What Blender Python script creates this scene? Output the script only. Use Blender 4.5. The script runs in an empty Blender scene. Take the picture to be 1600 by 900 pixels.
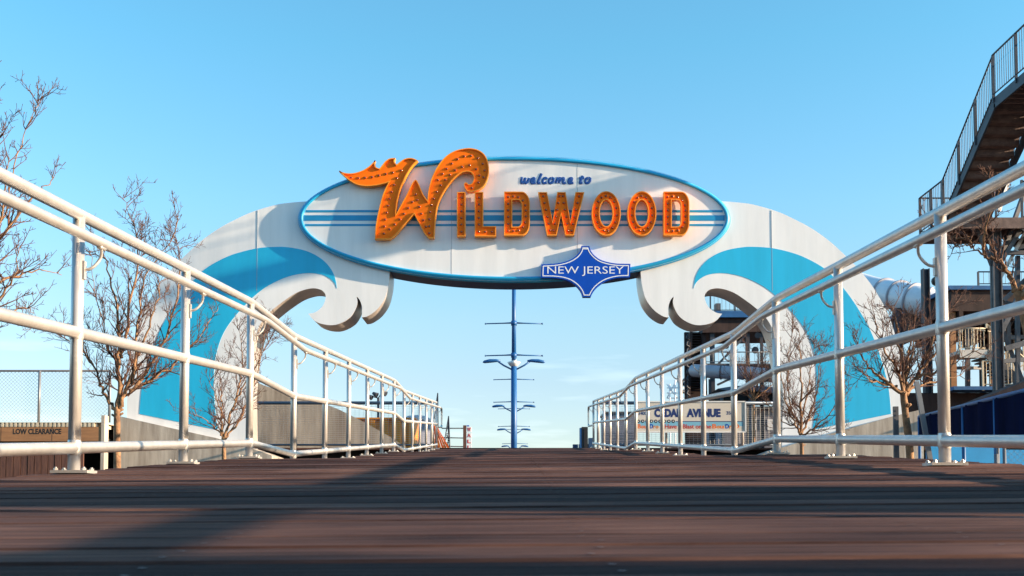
import bpy, math, random
from mathutils import Vector, Matrix
from mathutils.geometry import tessellate_polygon

# ------------------------------------------------------------------ camera, sky, sun
S = bpy.context.scene
COL = S.collection
F = 1750.0
TH = math.radians(3.0)
CX = 805.0
CY = 800.0 - F * math.tan(TH)
cam_data = bpy.data.cameras.new("camera")
cam = bpy.data.objects.new("camera", cam_data)
COL.objects.link(cam)
cam.location = (0, 0, 0)
cam.rotation_euler = (math.pi / 2 + TH, 0, 0)
cam_data.sensor_width = 36.0
cam_data.lens = F / 1600 * 36
cam_data.shift_x = -(CX - 800) / 1600
cam_data.shift_y = (CY - 450) / 1600
cam_data.clip_start = 0.05
cam_data.clip_end = 6000
cam_data.dof.use_dof = True
cam_data.dof.focus_distance = 20.0
cam_data.dof.aperture_fstop = 13.0
S.camera = cam

SUN_AZ = math.radians(100.5)    # clockwise from +Y (view direction): low, far to the right, a little behind
SUN_EL = math.radians(13.7)
world = bpy.data.worlds.new("World")
S.world = world
world.use_nodes = True
nt = world.node_tree
nt.nodes.clear()
sky = nt.nodes.new("ShaderNodeTexSky")
sky.sky_type = 'NISHITA'
sky.sun_disc = False
sky.sun_elevation = SUN_EL
sky.sun_rotation = SUN_AZ
sky.air_density = 1.0
sky.dust_density = 0.6
sky.ozone_density = 1.6
bg = nt.nodes.new("ShaderNodeBackground")
bg.inputs[1].default_value = 0.15
wo = nt.nodes.new("ShaderNodeOutputWorld")
hs = nt.nodes.new("ShaderNodeHueSaturation")
hs.inputs["Saturation"].default_value = 1.0
hs.inputs["Value"].default_value = 1.0
# faint cirrus wisps low in the sky
tc = nt.nodes.new("ShaderNodeTexCoord")
mp = nt.nodes.new("ShaderNodeMapping")
mp.inputs["Scale"].default_value = (3.0, 3.0, 26.0)
ns = nt.nodes.new("ShaderNodeTexNoise")
ns.inputs["Scale"].default_value = 2.2
ns.inputs["Detail"].default_value = 6
rp = nt.nodes.new("ShaderNodeValToRGB")
rp.color_ramp.elements[0].position = 0.60
rp.color_ramp.elements[0].color = (0, 0, 0, 1)
rp.color_ramp.elements[1].position = 0.80
rp.color_ramp.elements[1].color = (0.09, 0.09, 0.09, 1)
sx = nt.nodes.new("ShaderNodeSeparateXYZ")
mr = nt.nodes.new("ShaderNodeMapRange")
mr.inputs[1].default_value = 0.20
mr.inputs[2].default_value = 0.10
mm = nt.nodes.new("ShaderNodeMath")
mm.operation = 'MULTIPLY'
mx = nt.nodes.new("ShaderNodeMix")
mx.data_type = 'RGBA'
mx.inputs[7].default_value = (9.0, 9.4, 9.8, 1)
L = nt.links.new
L(tc.outputs["Generated"], mp.inputs[0]); L(mp.outputs[0], ns.inputs["Vector"])
L(ns.outputs[0], rp.inputs[0]); L(tc.outputs["Generated"], sx.inputs[0])
L(sx.outputs[2], mr.inputs[0]); L(rp.outputs[0], mm.inputs[0]); L(mr.outputs[0], mm.inputs[1])
# clear winter air: the sky stays bluer near the horizon than the model's
tr = nt.nodes.new("ShaderNodeValToRGB")
while len(tr.color_ramp.elements) < 6: tr.color_ramp.elements.new(0.5)
for el_, (po, co) in zip(tr.color_ramp.elements, ((0.0, (.57, .61, .78)), (0.114, (.60, .62, .69)), (0.169, (.63, .71, .72)), (0.26, (.57, .82, .87)), (0.389, (.46, .88, .91)), (1.0, (.52, .86, 1.0)))):
    el_.position = po; el_.color = (*co, 1)
ml = nt.nodes.new("ShaderNodeMix"); ml.data_type = 'RGBA'; ml.blend_type = 'MULTIPLY'; ml.inputs[0].default_value = 1.0
L(sx.outputs[2], tr.inputs[0]); L(sky.outputs[0], ml.inputs[6]); L(tr.outputs[0], ml.inputs[7])
L(ml.outputs[2], hs.inputs["Color"]); L(mm.outputs[0], mx.inputs[0]); L(hs.outputs[0], mx.inputs[6])
L(mx.outputs[2], bg.inputs[0]); L(bg.outputs[0], wo.inputs[0])

sun_data = bpy.data.lights.new("sun", 'SUN')
sun_data.energy = 5.0
sun_data.angle = math.radians(0.6)
sun_data.color = (1.0, 0.77, 0.53)
sun = bpy.data.objects.new("sun", sun_data)
COL.objects.link(sun)
sdir = Vector((math.sin(SUN_AZ) * math.cos(SUN_EL), math.cos(SUN_AZ) * math.cos(SUN_EL), math.sin(SUN_EL)))
sun.rotation_euler = sdir.to_track_quat('Z', 'Y').to_euler()
sun.location = (30, -6, 20)

S.view_settings.view_transform = 'Standard'
S.view_settings.look = 'None'
S.view_settings.gamma = 1.0
S.view_settings.use_curve_mapping = False
S.view_settings.exposure = 1.30
S.cycles.max_bounces = 6
S.cycles.use_denoising = True

# ------------------------------------------------------------------ helpers
R = random.Random(7)
CT, ST = math.cos(TH), math.sin(TH)


def P(px, py, D):
    """point at depth y=D seen at photo pixel (px,py)"""
    u = (px - CX) / F
    v = (CY - py) / F
    y = CT - v * ST
    z = ST + v * CT
    return Vector((u * D / y, D, z * D / y))


class MB:
    def __init__(self):
        self.v = []; self.f = []; self.m = []; self.s = []

    def add(self, verts, faces, mi=0, smooth=False):
        b = len(self.v)
        self.v += [tuple(p) for p in verts]
        for f in faces:
            self.f.append(tuple(i + b for i in f)); self.m.append(mi); self.s.append(smooth)

    def box(self, x0, x1, y0, y1, z0, z1, mi=0, M=None):
        vs = [Vector((x, y, z)) for z in (z0, z1) for y in (y0, y1) for x in (x0, x1)]
        if M is not None: vs = [M @ p for p in vs]
        self.add(vs, [(0, 2, 3, 1), (4, 5, 7, 6), (0, 1, 5, 4), (2, 6, 7, 3), (0, 4, 6, 2), (1, 3, 7, 5)], mi)

    def beam(self, a, b, w, h, mi=0, up=(0, 0, 1)):
        """rectangular bar from a to b, w across, h along 'up'"""
        a = Vector(a); b = Vector(b); d = (b - a); Ln = d.length; d.normalize()
        u = Vector(up)
        if abs(d.dot(u)) > 0.98: u = Vector((0, 1, 0))
        s = d.cross(u).normalized(); t = s.cross(d).normalized()
        vs = []
        for q in (a, b):
            for i, j in ((-1, -1), (1, -1), (1, 1), (-1, 1)):
                vs.append(q + s * (w / 2 * i) + t * (h / 2 * j))
        self.add(vs, [(0, 1, 2, 3), (7, 6, 5, 4), (0, 4, 5, 1), (1, 5, 6, 2), (2, 6, 7, 3), (3, 7, 4, 0)], mi)

    def tube(self, pts, r, n=12, mi=0, cap=True, smooth=True):
        pts = [Vector(p) for p in pts]
        if not isinstance(r, (list, tuple)): r = [r] * len(pts)
        vs = []; prev = None
        for i, p in enumerate(pts):
            if i == 0: d = pts[1] - p
            elif i == len(pts) - 1: d = p - pts[i - 1]
            else: d = (pts[i + 1] - p).normalized() + (p - pts[i - 1]).normalized()
            if d.length < 1e-9: d = Vector((0, 0, 1))
            d.normalize()
            if prev is None:
                a = Vector((0, 0, 1)) if abs(d.z) < 0.9 else Vector((1, 0, 0))
                s = d.cross(a).normalized()
            else:
                s = prev - d * prev.dot(d)
                s = s.normalized() if s.length > 1e-6 else d.orthogonal().normalized()
            prev = s
            t = d.cross(s)
            for k in range(n):
                an = 2 * math.pi * k / n
                vs.append(p + (s * math.cos(an) + t * math.sin(an)) * r[i])
        fs = []
        for i in range(len(pts) - 1):
            for k in range(n):
                k2 = (k + 1) % n
                fs.append((i * n + k, i * n + k2, (i + 1) * n + k2, (i + 1) * n + k))
        self.add(vs, fs, mi, smooth)
        if cap:
            b = len(self.v) - len(vs)
            self.f.append(tuple(b + k for k in reversed(range(n)))); self.m.append(mi); self.s.append(False)
            e = b + (len(pts) - 1) * n
            self.f.append(tuple(e + k for k in range(n))); self.m.append(mi); self.s.append(False)

    def prism(self, loops, y0, y1, front=0, side=0, back=None):
        """loops: list of [(x,z)...] outer first then holes; extruded from y0 (front) to y1"""
        if back is None: back = side
        tri = tessellate_polygon([[Vector((x, z, 0)) for x, z in lp] for lp in loops])
        flat = [p for lp in loops for p in lp]
        n = len(flat)
        self.add([(x, y0, z) for x, z in flat], [tuple(t) for t in tri], front)
        self.add([(x, y1, z) for x, z in flat], [tuple(reversed(t)) for t in tri], back)
        for lp in loops: self.wall(lp, y0, y1, side)

    def wall(self, lp, y0, y1, mi=0, smooth=False):
        n = len(lp)
        vs = [(x, y0, z) for x, z in lp] + [(x, y1, z) for x, z in lp]
        self.add(vs, [(i, (i + 1) % n, n + (i + 1) % n, n + i) for i in range(n)], mi, smooth)

    def strip(self, la, ya, lb, yb, mi=0, smooth=False):
        n = len(la)
        vs = [(x, ya, z) for x, z in la] + [(x, yb, z) for x, z in lb]
        self.add(vs, [(i, (i + 1) % n, n + (i + 1) % n, n + i) for i in range(n)], mi, smooth)

    def build(self, name, mats, parent=None, fix=True):
        me = bpy.data.meshes.new(name)
        me.from_pydata(self.v, [], self.f)
        for m in (mats if isinstance(mats, (list, tuple)) else [mats]): me.materials.append(m)
        me.polygons.foreach_set("material_index", self.m)
        me.polygons.foreach_set("use_smooth", self.s)
        if fix:
            import bmesh
            bm = bmesh.new(); bm.from_mesh(me)
            bmesh.ops.remove_doubles(bm, verts=bm.verts, dist=1e-6)
            bmesh.ops.recalc_face_normals(bm, faces=bm.faces)
            bm.to_mesh(me); bm.free()
        me.update()
        o = bpy.data.objects.new(name, me)
        COL.objects.link(o)
        if parent is not None:
            o.parent = parent
            o.matrix_parent_inverse = Matrix.Translation(-parent_loc(parent))
        return o


def parent_loc(o):
    l = Vector(o.location)
    if o.parent is not None: l = Vector((0, 0, 0)) + l + Vector((0, 0, 0))
    return WL.get(o.name, l)


WL = {}


def thing(name, loc, label, cat, group=None):
    o = bpy.data.objects.new(name, None)
    COL.objects.link(o)
    o.location = loc
    o.empty_display_size = 0.2
    WL[o.name] = Vector(loc)
    tag(o, label, cat, group)
    return o


def tag(o, label=None, cat=None, group=None, kind=None):
    if label: o['label'] = label
    if cat: o['category'] = cat
    if group: o['group'] = group
    if kind: o['kind'] = kind
    return o


def copy_tree(root, loc, label):
    """copy a thing with its parts and sub-parts"""
    r = root.copy(); COL.objects.link(r); r.location = loc; r['label'] = label
    for ch in root.children:
        c = ch.copy(); COL.objects.link(c); c.parent = r; c.matrix_parent_inverse = ch.matrix_parent_inverse.copy()
        for g in ch.children:
            d = g.copy(); COL.objects.link(d); d.parent = c; d.matrix_parent_inverse = g.matrix_parent_inverse.copy()
    return r


def spl(pts, closed=True, k=6):
    """Catmull-Rom through traced points; a third value 1 marks a corner"""
    n = len(pts); out = []
    rng = range(n) if closed else range(n - 1)
    for i in rng:
        p1 = pts[i]; p2 = pts[(i + 1) % n]
        p0 = pts[(i - 1) % n] if (closed or i > 0) else p1
        p3 = pts[(i + 2) % n] if (closed or i < n - 2) else p2
        if len(p1) > 2: p0 = p1
        if len(p2) > 2: p3 = p2
        d = math.hypot(p2[0] - p1[0], p2[1] - p1[1])
        for j in range(k):
            t = j / k
            q = []
            for a in (0, 1):
                q.append(0.5 * (2 * p1[a] + (p2[a] - p0[a]) * t + (2 * p0[a] - 5 * p1[a] + 4 * p2[a] - p3[a]) * t * t + (-p0[a] + 3 * p1[a] - 3 * p2[a] + p3[a]) * t ** 3))
            out.append(tuple(q))
            if len(p1) > 2 and len(p2) > 2: break
    if not closed: out.append(tuple(pts[-1][:2]))
    return out


def area(lp):
    return 0.5 * sum(lp[i][0] * lp[(i + 1) % len(lp)][1] - lp[(i + 1) % len(lp)][0] * lp[i][1] for i in range(len(lp)))


def inset(lp, d, outward=False):
    """offset a loop into the material (outer loops shrink, holes grow)"""
    n = len(lp); sgn = 1 if area(lp) > 0 else -1
    if outward: sgn = -sgn
    out = []
    for i in range(n):
        p0 = Vector(lp[i - 1]); p1 = Vector(lp[i]); p2 = Vector(lp[(i + 1) % n])
        a = (p1 - p0); b = (p2 - p1)
        if a.length < 1e-7: a = b.copy()
        if b.length < 1e-7: b = a.copy()
        a.normalize(); b.normalize()
        na = Vector((-a.y, a.x)); nb = Vector((-b.y, b.x))
        m = na + nb
        if m.length < 1e-3: m = na.copy()
        m.normalize()
        k = 1 / max(0.45, m.dot(na))
        out.append(tuple(p1 + m * (d * k * sgn)))
    return out


def px(lp, D):
    """pixel loop -> (x,z) loop at depth D"""
    r = []
    for p in lp:
        q = P(p[0], p[1], D)
        r.append((q.x, q.z))
    return r


def text_mesh(s, x0, x1, z0, z1, y, depth, mat, name, parent=None, bold=0.0, shear=0.0):
    cu = bpy.data.curves.new(name, 'FONT')
    cu.body = s; cu.offset = bold; cu.shear = shear; cu.resolution_u = 3; cu.size = 1.0
    cu.extrude = 0.01
    to = bpy.data.objects.new(name, cu)
    COL.objects.link(to)
    dg = bpy.context.evaluated_depsgraph_get(); dg.update()
    me = bpy.data.meshes.new_from_object(to.evaluated_get(dg))
    bpy.data.objects.remove(to); bpy.data.curves.remove(cu)
    xs = [v.co.x for v in me.vertices]; ys = [v.co.y for v in me.vertices]
    ax, bx, ay, by = min(xs), max(xs), min(ys), max(ys)
    for v in me.vertices:
        X = x0 + (v.co.x - ax) / (bx - ax) * (x1 - x0)
        Z = z0 + (v.co.y - ay) / (by - ay) * (z1 - z0)
        Y = y - (depth if v.co.z > 0 else 0)
        v.co = (X, Y, Z)
    me.materials.clear(); me.materials.append(mat)
    for p in me.polygons: p.material_index = 0
    o = bpy.data.objects.new(name, me)
    COL.objects.link(o)
    if parent is not None:
        o.parent = parent
        o.matrix_parent_inverse = Matrix.Translation(-parent_loc(parent))
    return o


def text_px(s, xa, xb, ya, yb, D, depth, mat, name, parent=None, **k):
    a = P(xa, yb, D); b = P(xb, ya, D)
    return text_mesh(s, a.x, b.x, a.z, b.z, D, depth, mat, name, parent, **k)


# ------------------------------------------------------------------ materials
def mat(name, col, rough=0.6, metal=0.0, var=0.0, vscale=3.0, vstretch=(1, 1, 1), bump=0.0, bscale=20.0, bstretch=(1, 1, 1),
        col2=None, spec=0.5, coat=0.0, bdist=0.02):
    m = bpy.data.materials.new(name); m.use_nodes = True
    t = m.node_tree; b = t.nodes["Principled BSDF"]
    b.inputs["Base Color"].default_value = (*col, 1)
    b.inputs["Roughness"].default_value = rough
    b.inputs["Metallic"].default_value = metal
    b.inputs["Specular IOR Level"].default_value = spec
    b.inputs["Coat Weight"].default_value = coat
    tcn = t.nodes.new("ShaderNodeTexCoord")
    if var > 0 or col2 is not None:
        mpn = t.nodes.new("ShaderNodeMapping"); mpn.inputs["Scale"].default_value = vstretch
        n = t.nodes.new("ShaderNodeTexNoise"); n.inputs["Scale"].default_value = vscale; n.inputs["Detail"].default_value = 7
        n.inputs["Roughness"].default_value = 0.62
        r = t.nodes.new("ShaderNodeValToRGB")
        c2 = col2 if col2 else tuple(max(0, c * (1 - var)) for c in col)
        c1 = col if col2 else tuple(min(1, c * (1 + var)) for c in col)
        r.color_ramp.elements[0].position = 0.36; r.color_ramp.elements[0].color = (*c2, 1)
        r.color_ramp.elements[1].position = 0.66; r.color_ramp.elements[1].color = (*c1, 1)
        t.links.new(tcn.outputs["Object"], mpn.inputs[0]); t.links.new(mpn.outputs[0], n.inputs["Vector"])
        t.links.new(n.outputs[0], r.inputs[0]); t.links.new(r.outputs[0], b.inputs["Base Color"])
    if bump > 0:
        mpb = t.nodes.new("ShaderNodeMapping"); mpb.inputs["Scale"].default_value = bstretch
        n2 = t.nodes.new("ShaderNodeTexNoise"); n2.inputs["Scale"].default_value = bscale; n2.inputs["Detail"].default_value = 4
        bn = t.nodes.new("ShaderNodeBump"); bn.inputs["Strength"].default_value = bump; bn.inputs["Distance"].default_value = bdist
        t.links.new(tcn.outputs["Object"], mpb.inputs[0]); t.links.new(mpb.outputs[0], n2.inputs["Vector"])
        t.links.new(n2.outputs[0], bn.inputs["Height"]); t.links.new(bn.outputs[0], b.inputs["Normal"])
    return m


M = {}
M['alu'] = mat("aluminium_pipe", (0.68, 0.64, 0.60), 0.38, 0.60, var=0.10, vscale=9, bump=0.12, bscale=60, bdist=0.004)
M['white'] = mat("white_painted_metal", (0.81, 0.81, 0.81), 0.45, 0.0, var=0.05, vscale=1.6, vstretch=(2.2, 1, 0.25), bump=0.22, bscale=1.1, bstretch=(1.4, 1, 0.22), bdist=0.03)
M['waveblue'] = mat("turquoise_paint", (0.014, 0.44, 0.72), 0.40, 0.0, var=0.06, vscale=1.6, vstretch=(2.2, 1, 0.25), bump=0.3, bscale=1.1, bstretch=(1.4, 1, 0.22), bdist=0.02)
M['rim'] = mat("blue_rim_paint", (0.012, 0.36, 0.66), 0.45, var=0.04)
M['stripe'] = mat("mid_blue_paint", (0.012, 0.28, 0.55), 0.4, var=0.05)
M['navy'] = mat("navy_paint", (0.02, 0.065, 0.16), 0.45, var=0.1)
M['script'] = mat("royal_blue_letters", (0.01, 0.07, 0.30), 0.4)
M['shield'] = mat("royal_blue_plate", (0.003, 0.07, 0.46), 0.5, var=0.05, spec=0.15)
M['plate_white'] = mat("white_vinyl", (0.80, 0.82, 0.84), 0.5)
M['edge'] = mat("satin_metal_edge", (0.62, 0.55, 0.50), 0.38, 0.45, var=0.12, vscale=1.4, bump=0.3, bscale=1.2, bdist=0.03)
M['seam'] = mat("panel_seam", (0.40, 0.41, 0.43), 0.7)
M['orange'] = mat("orange_enamel", (1.0, 0.185, 0.004), 0.5, var=0.05, vscale=4, spec=0.15)
M['orangelip'] = mat("orange_enamel_edge", (0.95, 0.30, 0.02), 0.42, var=0.05, spec=0.3)
M['bulb'] = mat("dark_amber_bulb", (0.22, 0.035, 0.008), 0.12, spec=0.8, coat=0.6)
M['concrete'] = mat("weathered_concrete", (0.50, 0.44, 0.37), 0.9, col2=(0.27, 0.225, 0.185), vscale=1.5, vstretch=(3.4, 1, 0.35), bump=0.16, bscale=30)
M['bark'] = mat("brown_bark", (0.38, 0.21, 0.105), 0.9, col2=(0.15, 0.08, 0.045), vscale=9, bump=0.6, bscale=40)
M['twig'] = mat("reddish_twigs", (0.15, 0.07, 0.045), 0.9, col2=(0.08, 0.038, 0.028), vscale=7)
M['postblue'] = mat("blue_lamp_post_paint", (0.012, 0.10, 0.30), 0.45, var=0.1)
M['steel'] = mat("dark_steel", (0.045, 0.05, 0.065), 0.5, 0.3, var=0.2)
M['steelgrey'] = mat("grey_steel", (0.09, 0.09, 0.10), 0.55, 0.3, var=0.25, vscale=5)
M['treads'] = mat("brown_stair_steel", (0.17, 0.11, 0.095), 0.7, col2=(0.09, 0.055, 0.05), vscale=5, bump=0.3)
M['brownwood'] = mat("dark_brown_timber", (0.055, 0.030, 0.026), 0.85, col2=(0.028, 0.014, 0.013), vscale=6, vstretch=(1, 1, 0.2), bump=0.3, bscale=30)
M['redwood'] = mat("red_brown_planks", (0.16, 0.07, 0.045), 0.8, col2=(0.08, 0.033, 0.025), vscale=5, vstretch=(6, 1, 0.5), bump=0.3, bscale=30)
M['tanwood'] = mat("tan_timber_beam", (0.42, 0.20, 0.085), 0.75, col2=(0.30, 0.145, 0.065), vscale=3, vstretch=(0.6, 1, 6))
M['cream'] = mat("cream_corrugated_edge", (0.62, 0.52, 0.38), 0.7, var=0.12)
M['black'] = mat("black_paint", (0.012, 0.012, 0.014), 0.6)
M['shadeblack'] = mat("painted_shade_black", (0.01, 0.01, 0.012), 0.9)  # near black: shade under decks and canopy put into the colour
M['wire'] = mat("galvanised_wire", (0.22, 0.23, 0.25), 0.5, 0.5)
M['slide'] = mat("white_fibreglass", (0.72, 0.74, 0.78), 0.3, var=0.06)
M['slidegrey'] = mat("grey_fibreglass", (0.38, 0.37, 0.42), 0.4, var=0.1)
M['fasblue'] = mat("blue_fascia_paint", (0.012, 0.10, 0.27), 0.5, var=0.2)
M['fabric'] = mat("navy_privacy_fabric", (0.0010, 0.0045, 0.030), 1.0, spec=0.05, var=0.35, vscale=2.5, vstretch=(1.5, 1.5, 0.4))
M['poolblue'] = mat("light_blue_painted_wall", (0.02, 0.30, 0.62), 0.5, var=0.08)
M['yellow'] = mat("yellow_corrugated_steel", (0.75, 0.25, 0.02), 0.5, var=0.2, vscale=2)
M['orangetarp'] = mat("orange_tarpaulin", (0.72, 0.22, 0.015), 0.6, var=0.15)
M['signcream'] = mat("cream_sign_face", (0.66, 0.62, 0.56), 0.5, var=0.03)
M['signblue'] = mat("pale_blue_sign_band", (0.20, 0.48, 0.66), 0.5)
M['signnavy'] = mat("navy_sign_lettering", (0.008, 0.03, 0.16), 0.5)
M['signred'] = mat("red_sign_lettering", (0.50, 0.05, 0.03), 0.5)
M['signorange'] = mat("orange_sign_lettering", (0.80, 0.18, 0.02), 0.5)
M['asphalt'] = mat("sandy_asphalt", (0.10, 0.095, 0.085), 0.9, col2=(0.06, 0.056, 0.05), vscale=0.6, bump=0.3, bscale=60)
M['grey'] = mat("grey_blue_cladding", (0.16, 0.17, 0.22), 0.7, var=0.15)
M['kiosk'] = mat("white_clapboard", (0.62, 0.60, 0.56), 0.7, var=0.1, vscale=2, vstretch=(0.3, 0.3, 12))


def plank_mat():
    m = bpy.data.materials.new("weathered_deck_boards"); m.use_nodes = True
    t = m.node_tree; b = t.nodes["Principled BSDF"]; N = t.nodes.new; LK = t.links.new
    tcn = N("ShaderNodeTexCoord")
    at = N("ShaderNodeAttribute"); at.attribute_name = "board"; at.attribute_type = 'GEOMETRY'
    r0 = N("ShaderNodeValToRGB")
    e = r0.color_ramp.elements
    e[0].position = 0.0; e[0].color = (0.030, 0.015, 0.016, 1)
    e[1].position = 1.0; e[1].color = (0.165, 0.096, 0.080, 1)
    LK(at.outputs["Fac"], r0.inputs[0])
    ad = N("ShaderNodeVectorMath"); ad.operation = 'ADD'
    sc = N("ShaderNodeVectorMath"); sc.operation = 'SCALE'; sc.inputs[0].default_value = (37, 11, 5)
    LK(at.outputs["Fac"], sc.inputs["Scale"]); LK(tcn.outputs["Object"], ad.inputs[0]); LK(sc.outputs[0], ad.inputs[1])
    mpn = N("ShaderNodeMapping"); mpn.inputs["Scale"].default_value = (1.0, 22, 4)
    LK(ad.outputs[0], mpn.inputs[0])
    n = N("ShaderNodeTexNoise"); n.inputs["Scale"].default_value = 2.4; n.inputs["Detail"].default_value = 9; n.inputs["Roughness"].default_value = 0.65
    LK(mpn.outputs[0], n.inputs["Vector"])
    r1 = N("ShaderNodeValToRGB")
    r1.color_ramp.elements[0].position = 0.33; r1.color_ramp.elements[0].color = (0.30, 0.28, 0.28, 1)
    r1.color_ramp.elements[1].position = 0.68; r1.color_ramp.elements[1].color = (1.6, 1.5, 1.4, 1)
    LK(n.outputs[0], r1.inputs[0])
    mu = N("ShaderNodeMix"); mu.data_type = 'RGBA'; mu.blend_type = 'MULTIPLY'; mu.inputs[0].default_value = 1
    LK(r0.outputs[0], mu.inputs[6]); LK(r1.outputs[0], mu.inputs[7])
    # worn blotches
    n3 = N("ShaderNodeTexNoise"); n3.inputs["Scale"].default_value = 1.7; n3.inputs["Detail"].default_value = 5
    LK(tcn.outputs["Object"], n3.inputs["Vector"])
    r3 = N("ShaderNodeValToRGB")
    r3.color_ramp.elements[0].position = 0.35; r3.color_ramp.elements[0].color = (0.65, 0.65, 0.68, 1)
    r3.color_ramp.elements[1].position = 0.62; r3.color_ramp.elements[1].color = (1.1, 1.1, 1.08, 1)
    LK(n3.outputs[0], r3.inputs[0])
    mu2 = N("ShaderNodeMix"); mu2.data_type = 'RGBA'; mu2.blend_type = 'MULTIPLY'; mu2.inputs[0].default_value = 1
    LK(mu.outputs[2], mu2.inputs[6]); LK(r3.outputs[0], mu2.inputs[7])
    LK(mu2.outputs[2], b.inputs["Base Color"])
    b.inputs["Roughness"].default_value = 0.68
    b.inputs["Specular IOR Level"].default_value = 0.05
    bn = N("ShaderNodeBump"); bn.inputs["Strength"].default_value = 0.9; bn.inputs["Distance"].default_value = 0.010
    LK(n.outputs[0], bn.inputs["Height"]); LK(bn.outputs[0], b.inputs["Normal"])
    return m


M['deck'] = plank_mat()

# ------------------------------------------------------------------ ground, ramp, boardwalk
GZ = -0.6
PROF = [(-7.0, -0.57), (-6.4, -0.575), (0, -0.14), (7.6, 0.377), (9.05, 0.377), (16.6, 0.905), (18.05, 0.905), (25.7, 1.46), (27.0, 1.47)]


def dz(Y):
    for (a, za), (b, zb) in zip(PROF, PROF[1:]):
        if Y <= b: return za + (zb - za) * (Y - a) / (b - a)
    return PROF[-1][1]


def dzx(x, Y):
    return dz(Y) + 0.008 * x


g = MB(); g.add([(-900, -300, GZ), (900, -300, GZ), (900, 2500, GZ), (-900, 2500, GZ)], [(0, 1, 2, 3)])
tag(g.build("ground", M['asphalt']), kind='structure')

XL, XR = -1.90, 2.15
dk = MB(); board_vals = []
Y = -6.6; i = 0
while Y < 25.62:
    w = 0.140; y1 = Y + w
    h = R.uniform(-0.0028, 0.0028); v = R.random()
    if R.random() < 0.12: v *= 0.3
    c = 0.004
    ex = R.uniform(-0.006, 0.006)
    # cross-section with eased edges
    sec = [(Y, -0.045), (Y, -c), (Y + c, 0), (y1 - c, 0), (y1, -c), (y1, -0.045)]
    vs = []
    for x in (XL + ex, XR + ex):
        for yy, zz in sec: vs.append((x, yy, dzx(x, yy) + zz + h))
    fs = [(k, k + 1, k + 7, k + 6) for k in range(5)] + [(5, 0, 6, 11), (0, 5, 4, 3, 2, 1), (6, 7, 8, 9, 10, 11)]
    dk.add(vs, fs); board_vals += [v] * 12
    Y = y1 + R.choice((0.007, 0.009, 0.010, 0.012, 0.018)); i += 1
deck = dk.build("boardwalk_ramp", M['deck'], fix=False)
at = deck.data.attributes.new("board", 'FLOAT', 'POINT'); at.data.foreach_set("value", board_vals)
tag(deck, kind='structure')
# screw heads, two per board over every joist, sunk in the grain
sw = MB(); Y0 = [v for v in dk.v]
for bi in range(0, len(dk.v), 12):
    ya_ = dk.v[bi][1]; yb_ = dk.v[bi + 5][1]
    if ya_ < 0.2 or ya_ > 9: continue
    for jx in (-1.35, -0.9, -0.4, 0.1, 0.6, 1.1, 1.6):
        for yy in (ya_ + 0.035, yb_ - 0.035):
            cx_ = jx + R.uniform(-0.012, 0.012); cy_ = yy + R.uniform(-0.006, 0.006)
            zz = dk.v[bi + 2][2] + 0.008 * (cx_ - dk.v[bi + 2][0]) + (dz(cy_) - dz(dk.v[bi + 2][1])) + 0.0012
            sw.add([(cx_ + 0.0055 * math.cos(a_), cy_ + 0.0055 * math.sin(a_), zz) for a_ in [k * math.pi / 3 for k in range(6)]], [(0, 1, 2, 3, 4, 5)])
o = sw.build("deck_screws", M['wire'], deck, fix=False)
# side stringers and substructure under the ramp
ss = MB()
for sx_ in (XL + 0.06, -0.9, 0.1, 1.1, XR - 0.06):
    for (a, za), (b, zb) in zip(PROF[1:], PROF[2:-1]):
        ss.beam((sx_, a, za - 0.19 + 0.008 * sx_), (sx_, b, zb - 0.19 + 0.008 * sx_), 0.06, 0.28)
tag(ss.build("ramp_substructure", M['brownwood']), kind='structure')

# upper boardwalk (level)
bw = MB(); vals = []
Y = 25.66
while Y < 34:
    v = R.random()
    bw.box(-60, 60, Y, Y + 0.14, 1.43, 1.47); vals += [v] * 8
    Y += 0.148
bw.box(-60, 60, Y, 190, 1.43, 1.47); vals += [0.5] * 8
o = bw.build("boardwalk", M['deck'], fix=False)
at = o.data.attributes.new("board", 'FLOAT', 'POINT'); at.data.foreach_set("value", vals)
tag(o, kind='structure')
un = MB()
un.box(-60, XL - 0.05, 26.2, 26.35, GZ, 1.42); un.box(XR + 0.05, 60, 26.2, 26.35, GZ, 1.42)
tag(un.build("boardwalk_under_shade", M['shadeblack']), kind='structure')  # near-black sheet standing in for the shade beneath the boardwalk


# ------------------------------------------------------------------ pipe railings
def chaikin(pts, n=2):
    for _ in range(n):
        out = [pts[0]]
        for a, b in zip(pts, pts[1:]):
            a = Vector(a); b = Vector(b)
            out += [a.lerp(b, 0.25), a.lerp(b, 0.75)]
        out.append(pts[-1]); pts = out
    return pts


def railpath(x, h, ya, yb):
    ks = [ya] + [k for k in (0.0, 7.6, 9.05, 16.6, 18.05, 25.7) if ya < k < yb] + [yb]
    out = []
    for i, k in enumerate(ks):
        if 0 < i < len(ks) - 1:
            cen = Vector((x, k, dzx(x, k) + h))
            a = Vector((x, k - 0.14, dzx(x, k - 0.14) + h)); b = Vector((x, k + 0.14, dzx(x, k + 0.14) + h))
            for t in (0, 0.25, 0.5, 0.75, 1): out.append(a * (1 - t) ** 2 + cen * 2 * t * (1 - t) + b * t * t)
        else:
            out.append(Vector((x, k, dzx(x, k) + h)))
    return out


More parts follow.
